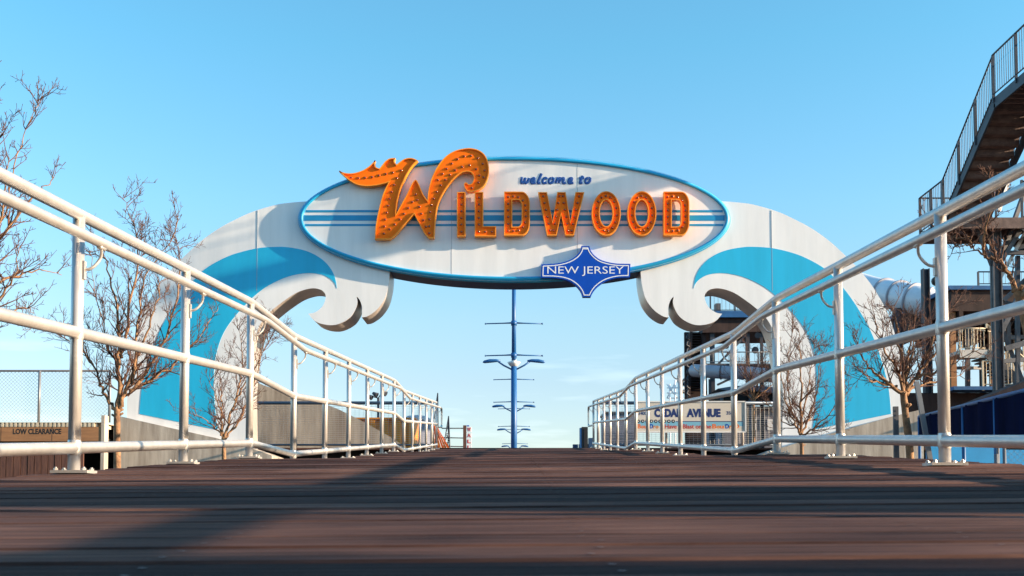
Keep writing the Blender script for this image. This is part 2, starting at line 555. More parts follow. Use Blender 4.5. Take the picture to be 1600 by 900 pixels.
def railing(sgn, X, y_first, step, n, label, first_i):
    xs = sgn * X
    inn = -sgn
    t = thing("pipe_railing", (xs, 4.0, dzx(xs, 4.0)), label, "railing", "pipe railings along the ramp")
    r = 0.0245
    ya = y_first - 0.35; yb = y_first + step * (n - 1)
    ys = [y_first + step * i for i in range(n)]
    tr = MB(); pth = railpath(xs, 1.07, ya, yb)
    tr.tube(pth + [Vector((xs, yb + 0.03, dzx(xs, yb) + 1.07))], r, 18); tr.build("top_rail", M['alu'], t)
    m = MB(); m.tube(railpath(xs, 0.58, ya, yb), r, 18); m.build("middle_rail", M['alu'], t)
    m = MB(); m.tube(railpath(xs, 0.105, ya, yb), r, 18); m.build("bottom_rail", M['alu'], t)
    # grab rail, carried on brackets, with a returned loop at the upper end
    xh = xs + inn * 0.095
    hp = railpath(xh, 0.95, ya, yb + 0.22)
    zt = dzx(xs, yb) + 0.95
    e = hp[-1]
    loop = [e]
    for k in range(1, 6):
        an = k / 5 * math.pi / 2
        loop.append(Vector((xh, e.y + 0.11 * math.sin(an), e.z - 0.11 * (1 - math.cos(an)))))
    bz = dzx(xs, yb) + 0.52
    loop.append(Vector((xh, e.y + 0.11, bz + 0.08)))
    for k in range(1, 5):
        an = k / 4 * math.pi / 2
        loop.append(Vector((xh, e.y + 0.11 - 0.08 * (1 - math.cos(an)), bz + 0.08 - 0.08 * math.sin(an))))
    loop.append(Vector((xs, yb + 0.03, bz)))
    m = MB(); m.tube(hp + loop[1:], r * 0.86, 16); m.build("grab_rail", M['alu'], t)
    post = plate = None
    for i, y in enumerate(ys):
        zb = dzx(xs, y)
        if post is None:
            y0, z0 = y, zb
            m = MB(); m.tube([(xs, y, zb + 0.004), (xs, y, zb + 1.065)], r, 20)
            for hh in (0.105, 0.58): m.tube([(xs, y, zb + hh - 0.032), (xs, y, zb + hh - 0.022), (xs, y, zb + hh + 0.022), (xs, y, zb + hh + 0.032)], [r, r + 0.0035, r + 0.0035, r], 20, cap=False)
            post = m.build("post", M['alu'], t)
            m = MB(); m.box(xs - 0.075, xs + 0.075, y - 0.055, y + 0.055, zb + 0.001, zb + 0.013)
            plate = m.build("base_plate", M['alu'], post)
            bolts = []
            for bx in (-0.057, 0.057):
                for by in (-0.042, 0.042):
                    m = MB(); m.tube([(xs + bx, y + by, zb + 0.0125), (xs + bx, y + by, zb + 0.021)], 0.009, 6, smooth=False)
                    m.tube([(xs + bx, y + by, zb + 0.0205), (xs + bx, y + by, zb + 0.026)], 0.005, 8)
                    bolts.append(m.build("bolt", M['alu'], post))
            m = MB()
            m.box(xs + inn * r - 0.006, xs + inn * r + 0.006, y - 0.012, y + 0.012, zb + 0.80, zb + 0.875)
            bp = [(xs + inn * (r), y, zb + 0.84), (xs + inn * (r + 0.025), y, zb + 0.842), (xs + inn * 0.070, y + 0.01, zb + 0.862), (xs + inn * 0.088, y + 0.02, zb + 0.895), (xs + inn * 0.095, y, zb + 0.928)]
            m.tube(chaikin(bp, 2), 0.0065, 10)
            m.tube([(xh, y - 0.03, zb + 0.931), (xh, y + 0.03, zb + 0.933)], 0.011, 8)
            br = m.build("bracket", M['alu'], t)
        else:
            c = post.copy(); COL.objects.link(c); c.location = (0, y - y0, zb - z0)
            for s_ in [plate] + bolts:
                q = s_.copy(); COL.objects.link(q); q.parent = c
            q = br.copy(); COL.objects.link(q); q.location = (0, y - y0, zb - z0)
    return t


railing(-1, 1.80, 4.565 - 1.5 * 5, 1.5, 20, "silver pipe railing on the left side of the ramp, nearer the bare tree", 5)
railing(1, 1.79, 4.71 - 1.5 * 5, 1.49, 20, "silver pipe railing on the right side of the ramp, nearer the stair tower", 5)

# ------------------------------------------------------------------ the welcome arch
D = 24.0
arch = thing("welcome_arch", (0, D + 0.5, GZ), "big welcome arch of two curling white and turquoise waves holding an oval sign", "arch")
wave = [(540, 330, 1), (500, 309, 1), (478, 312), (455, 314), (430, 317.5), (394, 328), (367, 340), (339, 355), (311, 375), (289, 395), (268, 416), (248, 440), (232, 465),
        (219, 490), (209, 520), (202, 550), (198, 585), (196, 615), (195, 652, 1), (338, 685, 1), (386, 699, 1),
        (385, 640), (385, 605), (388, 570), (393, 540), (402, 511), (413, 493), (427, 480), (444, 467), (463, 455), (483, 449), (497, 450), (505, 455), (507.5, 463), (504, 474), (498, 481.5), (489, 487), (480, 488.6, 1),
        (489, 499), (503, 505), (519.4, 506.5), (533, 502.5), (546, 494), (554, 481.7), (557.3, 471), (556, 461.5, 1), (561, 467.5), (564.5, 479), (564, 494.5, 1),
        (573.6, 492.3), (588, 482), (600, 465), (606, 443), (608, 424, 1), (608, 395, 1), (560, 370, 1)]
blue = [(525, 449, 1), (522, 431.7), (514, 416), (500, 402), (478, 390.5), (450, 384.5), (428, 383.7), (400, 386), (367, 394), (342, 404.5), (318, 419), (300, 437), (283, 457),
        (264, 485), (246, 518), (230, 562), (219, 605), (215, 646, 1), (338, 671, 1), (333, 628), (332, 581), (335, 555), (343, 528), (355.6, 505), (378, 478), (400, 457), (422, 442), (450, 430),
        (478, 425), (500, 427), (514, 433.5), (522, 441.5)]


def mir(lp): return [(2 * CX - p[0],) + tuple(p[1:]) for p in lp]


for nm, w_, b_ in (("left", wave, blue), ("right", mir(wave), mir(blue))):
    m = MB(); lp = px(spl(w_), D)
    m.prism([lp], D + 0.12, D + 1.02, front=0, side=1)
    wb = m.build("wave_board", [M['white'], M['edge']], arch)
    m = MB(); m.prism([px(spl(b_), D)], D + 0.114, D + 0.1215)
    m.build("turquoise_wave", M['waveblue'], wb)
    sxp = 400 if nm == "left" else 2 * CX - 402
    a = P(sxp, 388, D); b = P(sxp, 326.5, D); c = P(sxp, 453, D)
    m = MB(); m.box(a.x - 0.0035, a.x + 0.0035, D + 0.1115, D + 0.1195, c.z, b.z)
    m.build("panel_seam", M['seam'], wb)


def ell(a, b, n=160, cx=803.5, cy=342):
    return [(cx + a * math.cos(2 * math.pi * k / n), cy + b * math.sin(2 * math.pi * k / n)) for k in range(n)]


m = MB(); body = px(ell(337, 97.5), D)
m.prism([body], D, D + 0.92, front=0, side=1)
oval = m.build("oval_board", [M['white'], M['navy']], arch)
m = MB()
e_out = px(ell(338.5, 99), D); e_mid = px(ell(333.5, 94), D); e_in = px(ell(330, 91), D)
m.strip(e_in, D - 0.001, e_in, D - 0.045, smooth=True); m.strip(e_in, D - 0.045, e_mid, D - 0.055, smooth=True)
m.strip(e_mid, D - 0.055, e_out, D + 0.03, smooth=True); m.strip(e_out, D + 0.03, e_out, D + 0.10, smooth=True)
m.strip(e_out, D + 0.10, e_in, D + 0.10)
m.strip(e_in, D + 0.10, e_in, D - 0.001)
m.build("oval_rim", M['rim'], oval)


def chord(y, a=330, b=91):  # half width of the oval at pixel row y
    return a * math.sqrt(max(0, 1 - ((y - 342) / b) ** 2))


for ya, yb in ((328.3, 331.8), (336.3, 345), (350, 353.3)):
    h = min(chord(ya), chord(yb)) - 0.5
    m = MB(); m.prism([px([(803.5 - h, ya), (803.5 + h, ya), (803.5 + h, yb), (803.5 - h, yb)], D)], D - 0.006, D - 0.0005)
    m.build("painted_stripe", M['stripe'], oval)
for sxp in (706, 902):
    a = P(sxp, 342 - 91 * math.sqrt(1 - ((sxp - 803.5) / 330) ** 2) + 1, D); b = P(sxp, 342 + 91 * math.sqrt(1 - ((sxp - 803.5) / 330) ** 2) - 1, D)
    m = MB(); m.box(a.x - 0.004, a.x + 0.004, D - 0.003, D + 0.001, b.z, a.z)
    m.build("panel_seam", M['seam'], oval)

# --- channel letters
YB, YF, YR = D - 0.05, D - 0.20, D - 0.165   # back, front lip, recessed face
bulb_mb = MB()


def bulb_mesh():
    m = MB(); n = 10; rr = 0.027
    vs = []; rings = [(1.0, 0.0), (1.0, -0.006), (0.85, -0.015), (0.5, -0.023), (0.0, -0.026)]
    for k, (q, yy) in enumerate(rings):
        for j in range(n):
            a = 2 * math.pi * j / n
            vs.append((rr * q * math.cos(a), yy, rr * q * math.sin(a)))
    fs = [(k * n + j, k * n + (j + 1) % n, (k + 1) * n + (j + 1) % n, (k + 1) * n + j) for k in range(len(rings) - 1) for j in range(n)]
    m.add(vs, fs, 0, True)
    # socket collar
    m.tube([(0, 0.0, 0), (0, -0.008, 0)], 0.034, 12, mi=1)
    o = m.build("bulb", [M['bulb'], M['orange']])
    me = o.data; bpy.data.objects.remove(o)
    return me


BULB = bulb_mesh()
BC = [0]


def letter(loops, bulbs, lip=0.022):
    m = MB()
    loops = [px(l, D) for l in loops]
    ins = []
    for i, lp in enumerate(loops):
        il = inset(lp, lip, outward=(i > 0)); ins.append(il)
        m.wall(lp, YB, YF, 1); m.strip(lp, YF, il, YF, 1); m.wall(il, YF, YR, 0)
    flat = [p for lp in ins for p in lp]
    tri = tessellate_polygon([[Vector((x, z, 0)) for x, z in lp] for lp in ins])
    m.add([(x, YR, z) for x, z in flat], [tuple(t) for t in tri], 0)
    flat = [p for lp in loops for p in lp]
    tri = tessellate_polygon([[Vector((x, z, 0)) for x, z in lp] for lp in loops])
    m.add([(x, YB, z) for x, z in flat], [tuple(t) for t in tri], 1)
    for q in bulbs[:1]:
        pass
    o = m.build("letter", [M['orange'], M['orangelip']], arch)
    rest = MB(); nrest = 0
    for b in bulbs:
        q = P(b[0], b[1], D)
        if BC[0] < 100:
            c = bpy.data.objects.new("bulb", BULB); COL.objects.link(c)
            c.parent = o
            c.matrix_parent_inverse = Matrix.Translation(-WL["welcome_arch"]) @ Matrix.Translation(Vector((0, 0, 0)))
            c.matrix_parent_inverse = Matrix.Identity(4)
            c.location = (q.x, YR, q.z)
            BC[0] += 1
        else:
            vv = [(v.co.x + q.x, v.co.y + YR, v.co.z + q.z) for v in BULB.vertices]
            b0 = len(rest.v)
            rest.v += vv
            for p_ in BULB.polygons:
                rest.f.append(tuple(i_ + b0 for i_ in p_.vertices)); rest.m.append(p_.material_index); rest.s.append(True)
            nrest += 1
    if nrest:
        REST.append((rest, o))
    return o


REST = []


def c5(l): return [(440 + p[0] / 3.75, 220 + p[1] / 3.75) + tuple(p[2:]) for p in l]
def c6(l): return [(780 + p[0] / 3.6, 220 + p[1] / 3.6) + tuple(p[2:]) for p in l]


W = [(343, 192, 1), (385, 205), (430, 205), (480, 190), (520, 165), (543, 143), (555, 130, 1), (553, 150), (560, 170), (580, 178, 1), (596, 158), (615, 135), (640, 120), (672, 117, 1), (667, 138), (680, 155, 1),
     (700, 139), (722, 124), (750, 117), (778, 120), (803, 132, 1), (768, 168), (735, 222), (705, 290), (688, 350), (680, 400), (676, 443, 1), (703, 393), (740, 325), (765, 272), (780, 250), (790, 245), (800, 252), (815, 282), (835, 328), (858, 362, 1),
     (865, 300), (885, 230), (915, 170), (958, 115), (1008, 80), (1060, 64), (1110, 60), (1160, 73), (1195, 103), (1213, 150), (1216, 200), (1205, 245), (1185, 280), (1155, 303), (1120, 313), (1095, 312), (1079, 295), (1071, 272), (1078, 259), (1088, 262),
     (1102, 271), (1120, 260), (1128, 235), (1121, 210), (1100, 197), (1070, 199), (1038, 215), (1003, 247), (970, 290), (938, 345), (920, 390), (910, 440), (903, 510), (898, 583, 1), (868, 583, 1), (845, 560), (822, 520), (800, 478), (782, 443, 1),
     (750, 478), (700, 535), (668, 570), (640, 590, 1), (553, 590, 1), (556, 530), (566, 465), (585, 380), (605, 315), (632, 258, 1), (600, 268), (555, 277), (500, 280), (450, 271), (410, 250), (375, 222)]
Wb = [(415, 230), (457, 232), (497, 230), (537, 226), (577, 217), (617, 208), (658, 200), (705, 188), (682, 232), (665, 272), (650, 313), (638, 353), (630, 393), (622, 433), (612, 473), (608, 513), (605, 555), (638, 530), (668, 502), (697, 472), (722, 440), (747, 406),
      (770, 371), (790, 328), (800, 360), (812, 400), (823, 440), (835, 477), (851, 515), (869, 553), (870, 513), (870, 472), (875, 430), (882, 390), (895, 352), (914, 312), (937, 274), (963, 243), (990, 213), (1020, 186), (1060, 167), (1104, 158), (1142, 180), (1160, 217), (1155, 258),
      (1117, 290), (920, 243), (946, 208), (970, 178), (1001, 148), (1034, 122), (1073, 105), (1113, 102), (1152, 117), (1180, 149), (1191, 187), (1185, 228)]
letter([spl(c5(W), k=5)], c5(Wb))
letter([c5([(1030, 315), (1080, 315), (1080, 573), (1030, 573)])], c5([(1056, y) for y in (346, 386, 425, 464, 503, 545)]))
letter([c5([(1133, 315), (1183, 315), (1183, 514), (1258, 514), (1258, 573), (1133, 573)])], c5([(1158, y) for y in (346, 386, 425, 464, 503, 545)] + [(1195, 545), (1233, 545)]))


def dee(x0, x1):
    o = [(x0, 300, 1), (x0 + 65, 300, 1)] + [(x1 - 46 + 46 * math.sin(a), 370 - 70 * math.cos(a)) for a in [math.pi / 2 * k / 8 for k in range(0, 9)]]
    o += [(x1 - 46 + 46 * math.cos(a), 475 + 70 * math.sin(a)) for a in [math.pi / 2 * k / 8 for k in range(0, 9)]] + [(x0 + 65, 545, 1), (x0, 545, 1)]
    i0 = x0 + 46; i1 = x1 - 46
    i = [(i0, 346), (i0 + 22, 346)] + [(i1 - 22 + 22 * math.sin(a), 378 - 32 * math.cos(a)) for a in [math.pi / 2 * k / 6 for k in range(0, 7)]]
    i += [(i1 - 22 + 22 * math.cos(a), 464 + 32 * math.sin(a)) for a in [math.pi / 2 * k / 6 for k in range(0, 7)]] + [(i0 + 22, 496), (i0, 496)]
    cl = [(x0 + 23, y) for y in (328, 366, 403, 440, 480, 518)] + [(x0 + 52, 325), (x0 + 80, 330), (x0 + 105, 348), (x0 + 119, 375), (x0 + 122, 405), (x0 + 122, 437), (x0 + 117, 470), (x0 + 105, 496), (x0 + 82, 515), (x0 + 52, 519)]
    return [[p[:2] for p in o], i], cl


def oh(cx):
    o = [(cx + 81 * math.cos(a), 422 + 124 * math.sin(a)) for a in [2 * math.pi * k / 48 for k in range(48)]]
    i = [(cx + 36 * math.cos(a), 420 + 74 * math.sin(a)) for a in [2 * math.pi * k / 36 for k in range(36)]]
    b = [(cx + 58 * math.cos(a), 421 + 98 * math.sin(a)) for a in [2 * math.pi * (k + .25) / 15 for k in range(15)]]
    return [o, i], b


l, b = dee(28, 172); letter([c6(x) for x in l], c6(b))
letter([c6([(218, 303), (268, 303), (299, 468), (324, 303), (372, 303), (398, 468), (426, 303), (476, 303), (418, 545), (370, 545), (346, 425), (322, 545), (268, 545)])],
       c6([(247, 325), (254, 362), (262, 400), (270, 440), (277, 478), (284, 515), (303, 515), (311, 478), (317, 438), (325, 400), (331, 362), (338, 324), (356, 324), (361, 362), (367, 400), (374, 440), (380, 478), (386, 517), (404, 517), (411, 480), (420, 440), (429, 400), (438, 362), (447, 325)]))
for cx in (598, 797):
    l, b = oh(cx); letter([c6(x) for x in l], c6(b))
l, b = dee(918, 1062); letter([c6(x) for x in l], c6(b))
# the bulbs past the hundredth: one part
if REST:
    allm = MB()
    for r_, o_ in REST:
        b0 = len(allm.v); allm.v += r_.v
        allm.f += [tuple(i_ + b0 for i_ in f) for f in r_.f]; allm.m += r_.m; allm.s += r_.s
    tag(allm.build("bulbs", [M['bulb'], M['orange']], arch, fix=False), kind='stuff')

# --- "welcome to" brush lettering, drawn stroke by stroke (unit: px of a 11.43x zoom at 800,255)
strokes = [
    [(165, 272), (178, 268), (172, 300), (168, 340), (180, 355), (205, 340), (232, 290), (240, 275), (236, 305), (234, 340), (248, 355), (275, 335), (298, 300), (312, 268)],
    [(340, 322), (375, 315), (402, 295), (400, 275), (380, 270), (355, 290), (342, 325), (352, 355), (385, 358), (425, 348)],
    [(530, 188), (510, 230), (480, 295), (463, 345), (478, 360), (508, 352)],
    [(622, 285), (605, 268), (575, 275), (552, 310), (552, 345), (575, 358), (625, 348)],
    [(705, 268), (675, 285), (660, 320), (668, 350), (695, 356), (725, 338), (745, 305), (738, 275), (710, 266)],
    [(795, 270), (812, 275), (800, 315), (786, 358)], [(800, 315), (830, 280), (858, 270), (868, 285), (852, 320), (842, 358)], [(852, 320), (888, 280), (918, 270), (930, 288), (915, 325), (915, 352), (935, 358), (962, 350)],
    [(1008, 322), (1045, 315), (1072, 295), (1070, 275), (1048, 270), (1022, 290), (1010, 325), (1020, 355), (1055, 358), (1098, 348)],
    [(1268, 228), (1250, 262), (1225, 315), (1215, 345), (1228, 358), (1262, 350)], [(1200, 275), (1245, 268), (1295, 262)],
    [(1362, 266), (1330, 280), (1312, 315), (1318, 348), (1345, 356), (1375, 340), (1398, 305), (1392, 275), (1365, 265)],
]
m = MB()
for st in strokes:
    pp = spl([(800 + a / 11.43, 255 + b / 11.43) for a, b in st], closed=False, k=4)
    pts = [P(a, b, D) for a, b in pp]
    pts = [Vector((q.x, D, q.z)) for q in pts]
    m.tube(pts, 0.031, 10)
m.v = [(a, D - 0.004 + (b - D) * 0.3, c) for a, b, c in m.v]
m.build("script_lettering", M['script'], arch)

# --- state plate
SH = [(462, 592, 1), (507, 592, 1), (516, 620), (542, 650), (580, 673), (650, 689), (738, 692, 1), (735, 768, 1), (665, 771), (600, 789), (555, 818), (528, 850), (515, 878, 1), (470, 878, 1), (458, 845), (430, 812), (385, 785), (320, 772), (235, 770, 1), (238, 695, 1), (320, 690), (385, 675), (430, 650), (455, 620)]
ol = px(spl(c6(SH), k=5), D - 0.15)
m = MB(); m.prism([ol], D - 0.15, D - 0.01)
sh = m.build("state_plate", M['shield'], arch)
i1 = inset(ol, 0.030); i2 = inset(ol, 0.050)
m = MB()
m.prism([i1, i2], D - 0.153, D - 0.149)
m.build("plate_border", M['plate_white'], sh)
text_px("NEW JERSEY", 855.2, 974.5, 416.2, 431.2, D - 0.15, 0.003, M['plate_white'], "plate_lettering", sh, bold=-0.004)

# --- concrete walls that carry the arch feet
for nm, lb in (("left", "weathered concrete wall under the left foot of the arch, beside the low clearance beam"), ("right", "stained concrete wall under the right foot of the arch, beside the navy fence")):
    pts = [(178, 648), (192, 652), (338, 684.5), (392, 700), (425, 712), (425, 760), (178, 860)]
    if nm == "right": pts = [(2 * CX - 1443, 639), (2 * CX - 1397, 650), (338, 684.5), (392, 700), (425, 712), (425, 760), (2 * CX - 1443, 860)]
    if nm == "right": pts = mir(pts)
    lp = px(pts, D)
    lp = [(x, max(z, GZ)) for x, z in lp]
    lp = [(x, (GZ if i >= 5 else z)) for i, (x, z) in enumerate(lp)]
    m = MB(); m.prism([lp], D - 0.02, D + 1.25)
    tag(m.build("concrete_wall", M['concrete']), lb, "concrete wall", "concrete walls under the arch feet")


# ------------------------------------------------------------------ bare trees
def twigs(mb, p, d, Ln, r, lvl, rg, up=0.25, dens=1.0):
    n = max(3, int(4 + Ln * 3)) if lvl > 0 else 4
    pts = [Vector(p)]; rs = [r]; d = Vector(d).normalized()
    for i in range(n):
        wob = Vector((rg.gauss(0, 1), rg.gauss(0, 1), rg.gauss(0, 1))) * 0.115
        d = (d + wob + Vector((0, 0, up * 0.30))).normalized()
        pts.append(pts[-1] + d * (Ln / n)); rs.append(max(0.0022, r * (1 - 0.75 * (i + 1) / n)))
    mb.tube(pts, rs, 6 if lvl > 1 else 4 if lvl == 1 else 3, cap=False)
    if lvl <= 0: return
    k = int((3 + Ln * 8) * dens)
    for j in range(k):
        t = rg.uniform(0.18, 0.98) * n
        a = int(min(t, n - 1)); q = pts[a].lerp(pts[a + 1], t - a)
        dd = (pts[a + 1] - pts[a]).normalized()
        o = dd.orthogonal().normalized(); o.rotate(Matrix.Rotation(rg.uniform(0, 6.283), 3, dd))
        nd = dd * rg.uniform(0.55, 1.0) + o * rg.uniform(0.5, 1.0) + Vector((0, 0, 0.12))
        twigs(mb, q, nd, Ln * rg.uniform(0.28, 0.55), max(0.003, rs[a] * 0.6), lvl - 1, rg, up, dens)


def tree(name, label, D, base, trunk, limbs, seed, tr=0.05, reach=0.9, lvl=2, dens=1.0, spread=1.0):
    """base,trunk: pixel polyline; limbs: list of pixel polylines starting on the trunk; all at about depth D"""
    rg = random.Random(seed)
    b = P(trunk[0][0], 800, D)
    t = thing(name, (b.x, D, GZ), label, "tree", "bare winter trees beside the ramp")
    tp = [Vector((b.x, D, GZ - 0.02))] + [P(a, c, D) for a, c in trunk]
    mb = MB(); n = len(tp)
    pts = chaikin(tp, 2); k = len(pts)
    rs = [tr * (1.25 if i == 0 else 1.05 - 0.25 * i / k) * rg.uniform(0.94, 1.07) for i in range(k)]
    mb.tube(pts, rs, 14)
    # pruned stubs on the trunk
    top = tp[-1]
    for j in range(4):
        q = tp[-2].lerp(tp[-1], rg.uniform(0.3, 1)); a = rg.uniform(0, 6.28)
        mb.tube([q, q + Vector((math.cos(a) * tr * 1.7, math.sin(a) * tr * 1.7, tr * 0.9))], [tr * 0.45, tr * 0.3], 7)
    mb.build("trunk", M['bark'], t)
    cb = MB(); fine = MB()
    for lm in limbs:
        r0 = lm[0]; pl = lm[1:]
        dy = rg.uniform(-0.55, 0.55) * spread
        pp = [P(a, c, D) for a, c in pl]
        for i, q in enumerate(pp): pp[i] = q + Vector((0, dy * i / (len(pp) - 1), 0))
        pp = chaikin(pp, 2)
        for i in range(1, len(pp) - 1): pp[i] += Vector((rg.gauss(0, 1), rg.gauss(0, 1), rg.gauss(0, 1))) * 0.012
        k = len(pp)
        rs = [max(0.0035, 0.92 * r0 * (1 - 0.9 * i / (k - 1)) ** 1.2) for i in range(k)]
        cb.tube(pp, rs, 8)
        Lt = sum((pp[i + 1] - pp[i]).length for i in range(k - 1))
        for j in range(int(Lt * 13 * dens)):
            f = rg.uniform(0.12, 1.0) * (k - 1)
            a = int(min(f, k - 2)); q = pp[a].lerp(pp[a + 1], f - a); dd = (pp[a + 1] - pp[a]).normalized()
            o = dd.orthogonal().normalized(); o.rotate(Matrix.Rotation(rg.uniform(0, 6.283), 3, dd))
            nd = dd * rg.uniform(0.5, 0.9) + o * rg.uniform(0.5, 1.0) + Vector((0, 0, 0.25))
            twigs(fine, q, nd, reach * rg.uniform(0.3, 0.9) * (1 - 0.35 * a / k), max(0.0055, min(0.011, rs[a] * 0.6)), lvl, rg, dens=dens)
    cb.v  # limbs and twigs are the crown
    br = cb.build("limbs", M['bark'], t, fix=False)
    fine.build("twigs", M['twig'], br, fix=False)
    return t


tree("bare_tree", "bare multi-limbed tree in front of the arch's left foot, right of the low clearance beam", 14.0, None,
     [(184, 760), (183, 700), (183, 660), (183, 636)],
     [(0.028, (181, 640), (165, 622), (160, 600), (145, 570), (130, 540), (122, 505)),
      (0.040, (184, 640), (190, 590), (189, 560), (191, 520), (188, 470), (176, 420), (160, 380)),
      (0.026, (190, 560), (196, 500), (200, 440), (205, 390), (192, 340), (170, 290)),
      (0.036, (187, 638), (200, 605), (212, 570), (228, 530), (245, 480), (256, 440)),
      (0.030, (205, 612), (225, 580), (250, 530), (268, 470), (272, 410), (262, 365)),
      (0.028, (200, 615), (235, 590), (270, 560), (300, 520), (325, 470)),
      (0.022, (205, 600), (218, 550), (222, 500), (240, 430), (285, 385), (293, 355)),
      (0.016, (188, 575), (172, 545), (168, 500), (155, 455), (158, 400)),
      (0.016, (145, 570), (125, 540), (100, 525), (80, 512))], 11, tr=0.044, reach=0.66, lvl=2, dens=0.95)
tree("bare_tree", "small bare tree at the arch's left leg, behind the third left railing post", 17.5, None,
     [(350, 740), (350, 710), (349, 684)],
     [(0.026, (349, 688), (344, 660), (345, 635), (342, 605), (340, 570)),
      (0.026, (350, 685), (358, 650), (366, 610), (370, 575), (368, 530), (358, 500)),
      (0.022, (352, 684), (368, 665), (380, 630), (392, 590), (400, 545), (402, 510)),
      (0.018, (347, 680), (335, 665), (322, 655), (312, 650)),
      (0.018, (366, 625), (385, 600), (405, 570), (425, 530)),
      (0.015, (345, 640), (336, 615), (332, 590))], 5, tr=0.036, reach=0.7, dens=0.95)
tree("bare_tree", "tall bare tree cut off by the left edge, its twigs reaching above the railing", 11.0, None,
     [(-70, 860), (-68, 760), (-66, 650), (-62, 560)],
     [(0.040, (-62, 565), (-50, 480), (-30, 400), (-15, 330), (2, 250), (8, 190), (16, 140)),
      (0.014, (-50, 480), (-20, 380), (5, 300), (12, 220), (28, 160), (36, 132)),
      (0.034, (-60, 560), (-35, 500), (-10, 440), (15, 390), (35, 330), (50, 270)),
      (0.028, (-55, 530), (-20, 500), (10, 480), (40, 450), (60, 400)),
      (0.026, (-30, 420), (0, 370), (30, 320), (60, 290), (76, 270)),
      (0.024, (-50, 500), (-20, 470), (10, 400), (20, 350), (22, 290), (38, 235)),
      (0.018, (-20, 500), (5, 500), (25, 470), (40, 485)),
      (0.018, (0, 440), (20, 425), (45, 410), (68, 415)),
      (0.034, (-66, 600), (-100, 520), (-130, 430), (-150, 330), (-140, 250)),
      (0.030, (-62, 560), (-75, 460), (-80, 360), (-60, 250), (-40, 150))], 21, tr=0.065, reach=0.52, dens=0.78)
tree("bare_tree", "slender upright bare tree in front of the arch's right leg, between two railing posts", 17.5, None,
     [(1253, 760), (1253, 710), (1252, 676)],
     [(0.030, (1252, 680), (1250, 640), (1247, 600), (1244, 560), (1240, 520)),
      (0.022, (1252, 680), (1235, 655), (1220, 630), (1212, 590), (1200, 560)),
      (0.022, (1253, 678), (1268, 650), (1280, 610), (1288, 570), (1290, 535)),
      (0.020, (1254, 680), (1275, 665), (1295, 640), (1315, 610)),
      (0.018, (1252, 660), (1258, 620), (1265, 580), (1268, 545)),
      (0.018, (1251, 668), (1232, 640), (1226, 600), (1225, 555), (1228, 518)),
      (0.015, (1252, 672), (1225, 660), (1210, 645), (1200, 620))], 31, tr=0.034, reach=0.60, dens=1.0)
tree("bare_tree", "spreading bare tree beside the leaning metal stake, right of the arch", 14.0, None,
     [(1424, 780), (1422, 700), (1415, 650), (1411, 612)],
     [(0.034, (1411, 616), (1385, 598), (1360, 590), (1340, 570), (1325, 545)),
      (0.030, (1411, 612), (1410, 580), (1405, 545), (1395, 505), (1392, 480)),
      (0.034, (1412, 612), (1430, 590), (1455, 560), (1480, 530), (1500, 505)),
      (0.030, (1412, 614), (1445, 598), (1485, 592), (1520, 580)),
      (0.026, (1411, 614), (1400, 580), (1375, 550), (1358, 520), (1352, 500)),
      (0.026, (1412, 612), (1425, 570), (1438, 525), (1442, 485)),
      (0.020, (1430, 590), (1460, 585), (1495, 560), (1525, 545)),
      (0.020, (1400, 605), (1370, 600), (1345, 600), (1330, 590)),
      (0.020, (1415, 600), (1420, 560), (1418, 520)),
      (0.020, (1440, 570), (1450, 540), (1470, 500), (1480, 480))], 41, tr=0.050, reach=0.60, dens=0.95)
tree("bare_tree", "leaning bare tree reaching in from the right edge, in front of the stair tower", 10.0, None,
     [(1660, 900), (1650, 760), (1625, 600), (1598, 478), (1590, 455)],
     [(0.030, (1590, 456), (1575, 430), (1558, 408), (1540, 402), (1520, 385), (1508, 368)),
      (0.022, (1592, 458), (1580, 425), (1565, 400), (1560, 370), (1550, 340)),
      (0.018, (1540, 402), (1525, 375), (1528, 345), (1530, 310)),
      (0.014, (1510, 372), (1492, 370), (1480, 355), (1472, 345)),
      (0.012, (1520, 385), (1500, 382), (1485, 390)),
      (0.030, (1600, 480), (1640, 430), (1680, 380), (1720, 330)),
      (0.024, (1598, 478), (1620, 420), (1630, 370), (1640, 320))], 51, tr=0.050, reach=0.42, dens=0.95)


t_ = tree("bare_bush", "reddish bare bush seen through the opening of the arch's right wave", 31.0, None,
     [(1178, 780), (1178, 700), (1177, 625)],
     [(0.030, (1177, 626), (1170, 600), (1160, 580), (1150, 560)), (0.030, (1177, 626), (1178, 600), (1176, 575), (1172, 548)),
      (0.030, (1177, 626), (1188, 605), (1198, 580), (1206, 556)), (0.030, (1177, 626), (1195, 612), (1215, 595), (1228, 575)),
      (0.030, (1177, 626), (1160, 612), (1145, 600), (1135, 585)), (0.024, (1177, 620), (1185, 590), (1188, 560))], 61, tr=0.045, reach=0.9, dens=0.8)
t_['category'] = "bush"; del t_['group']

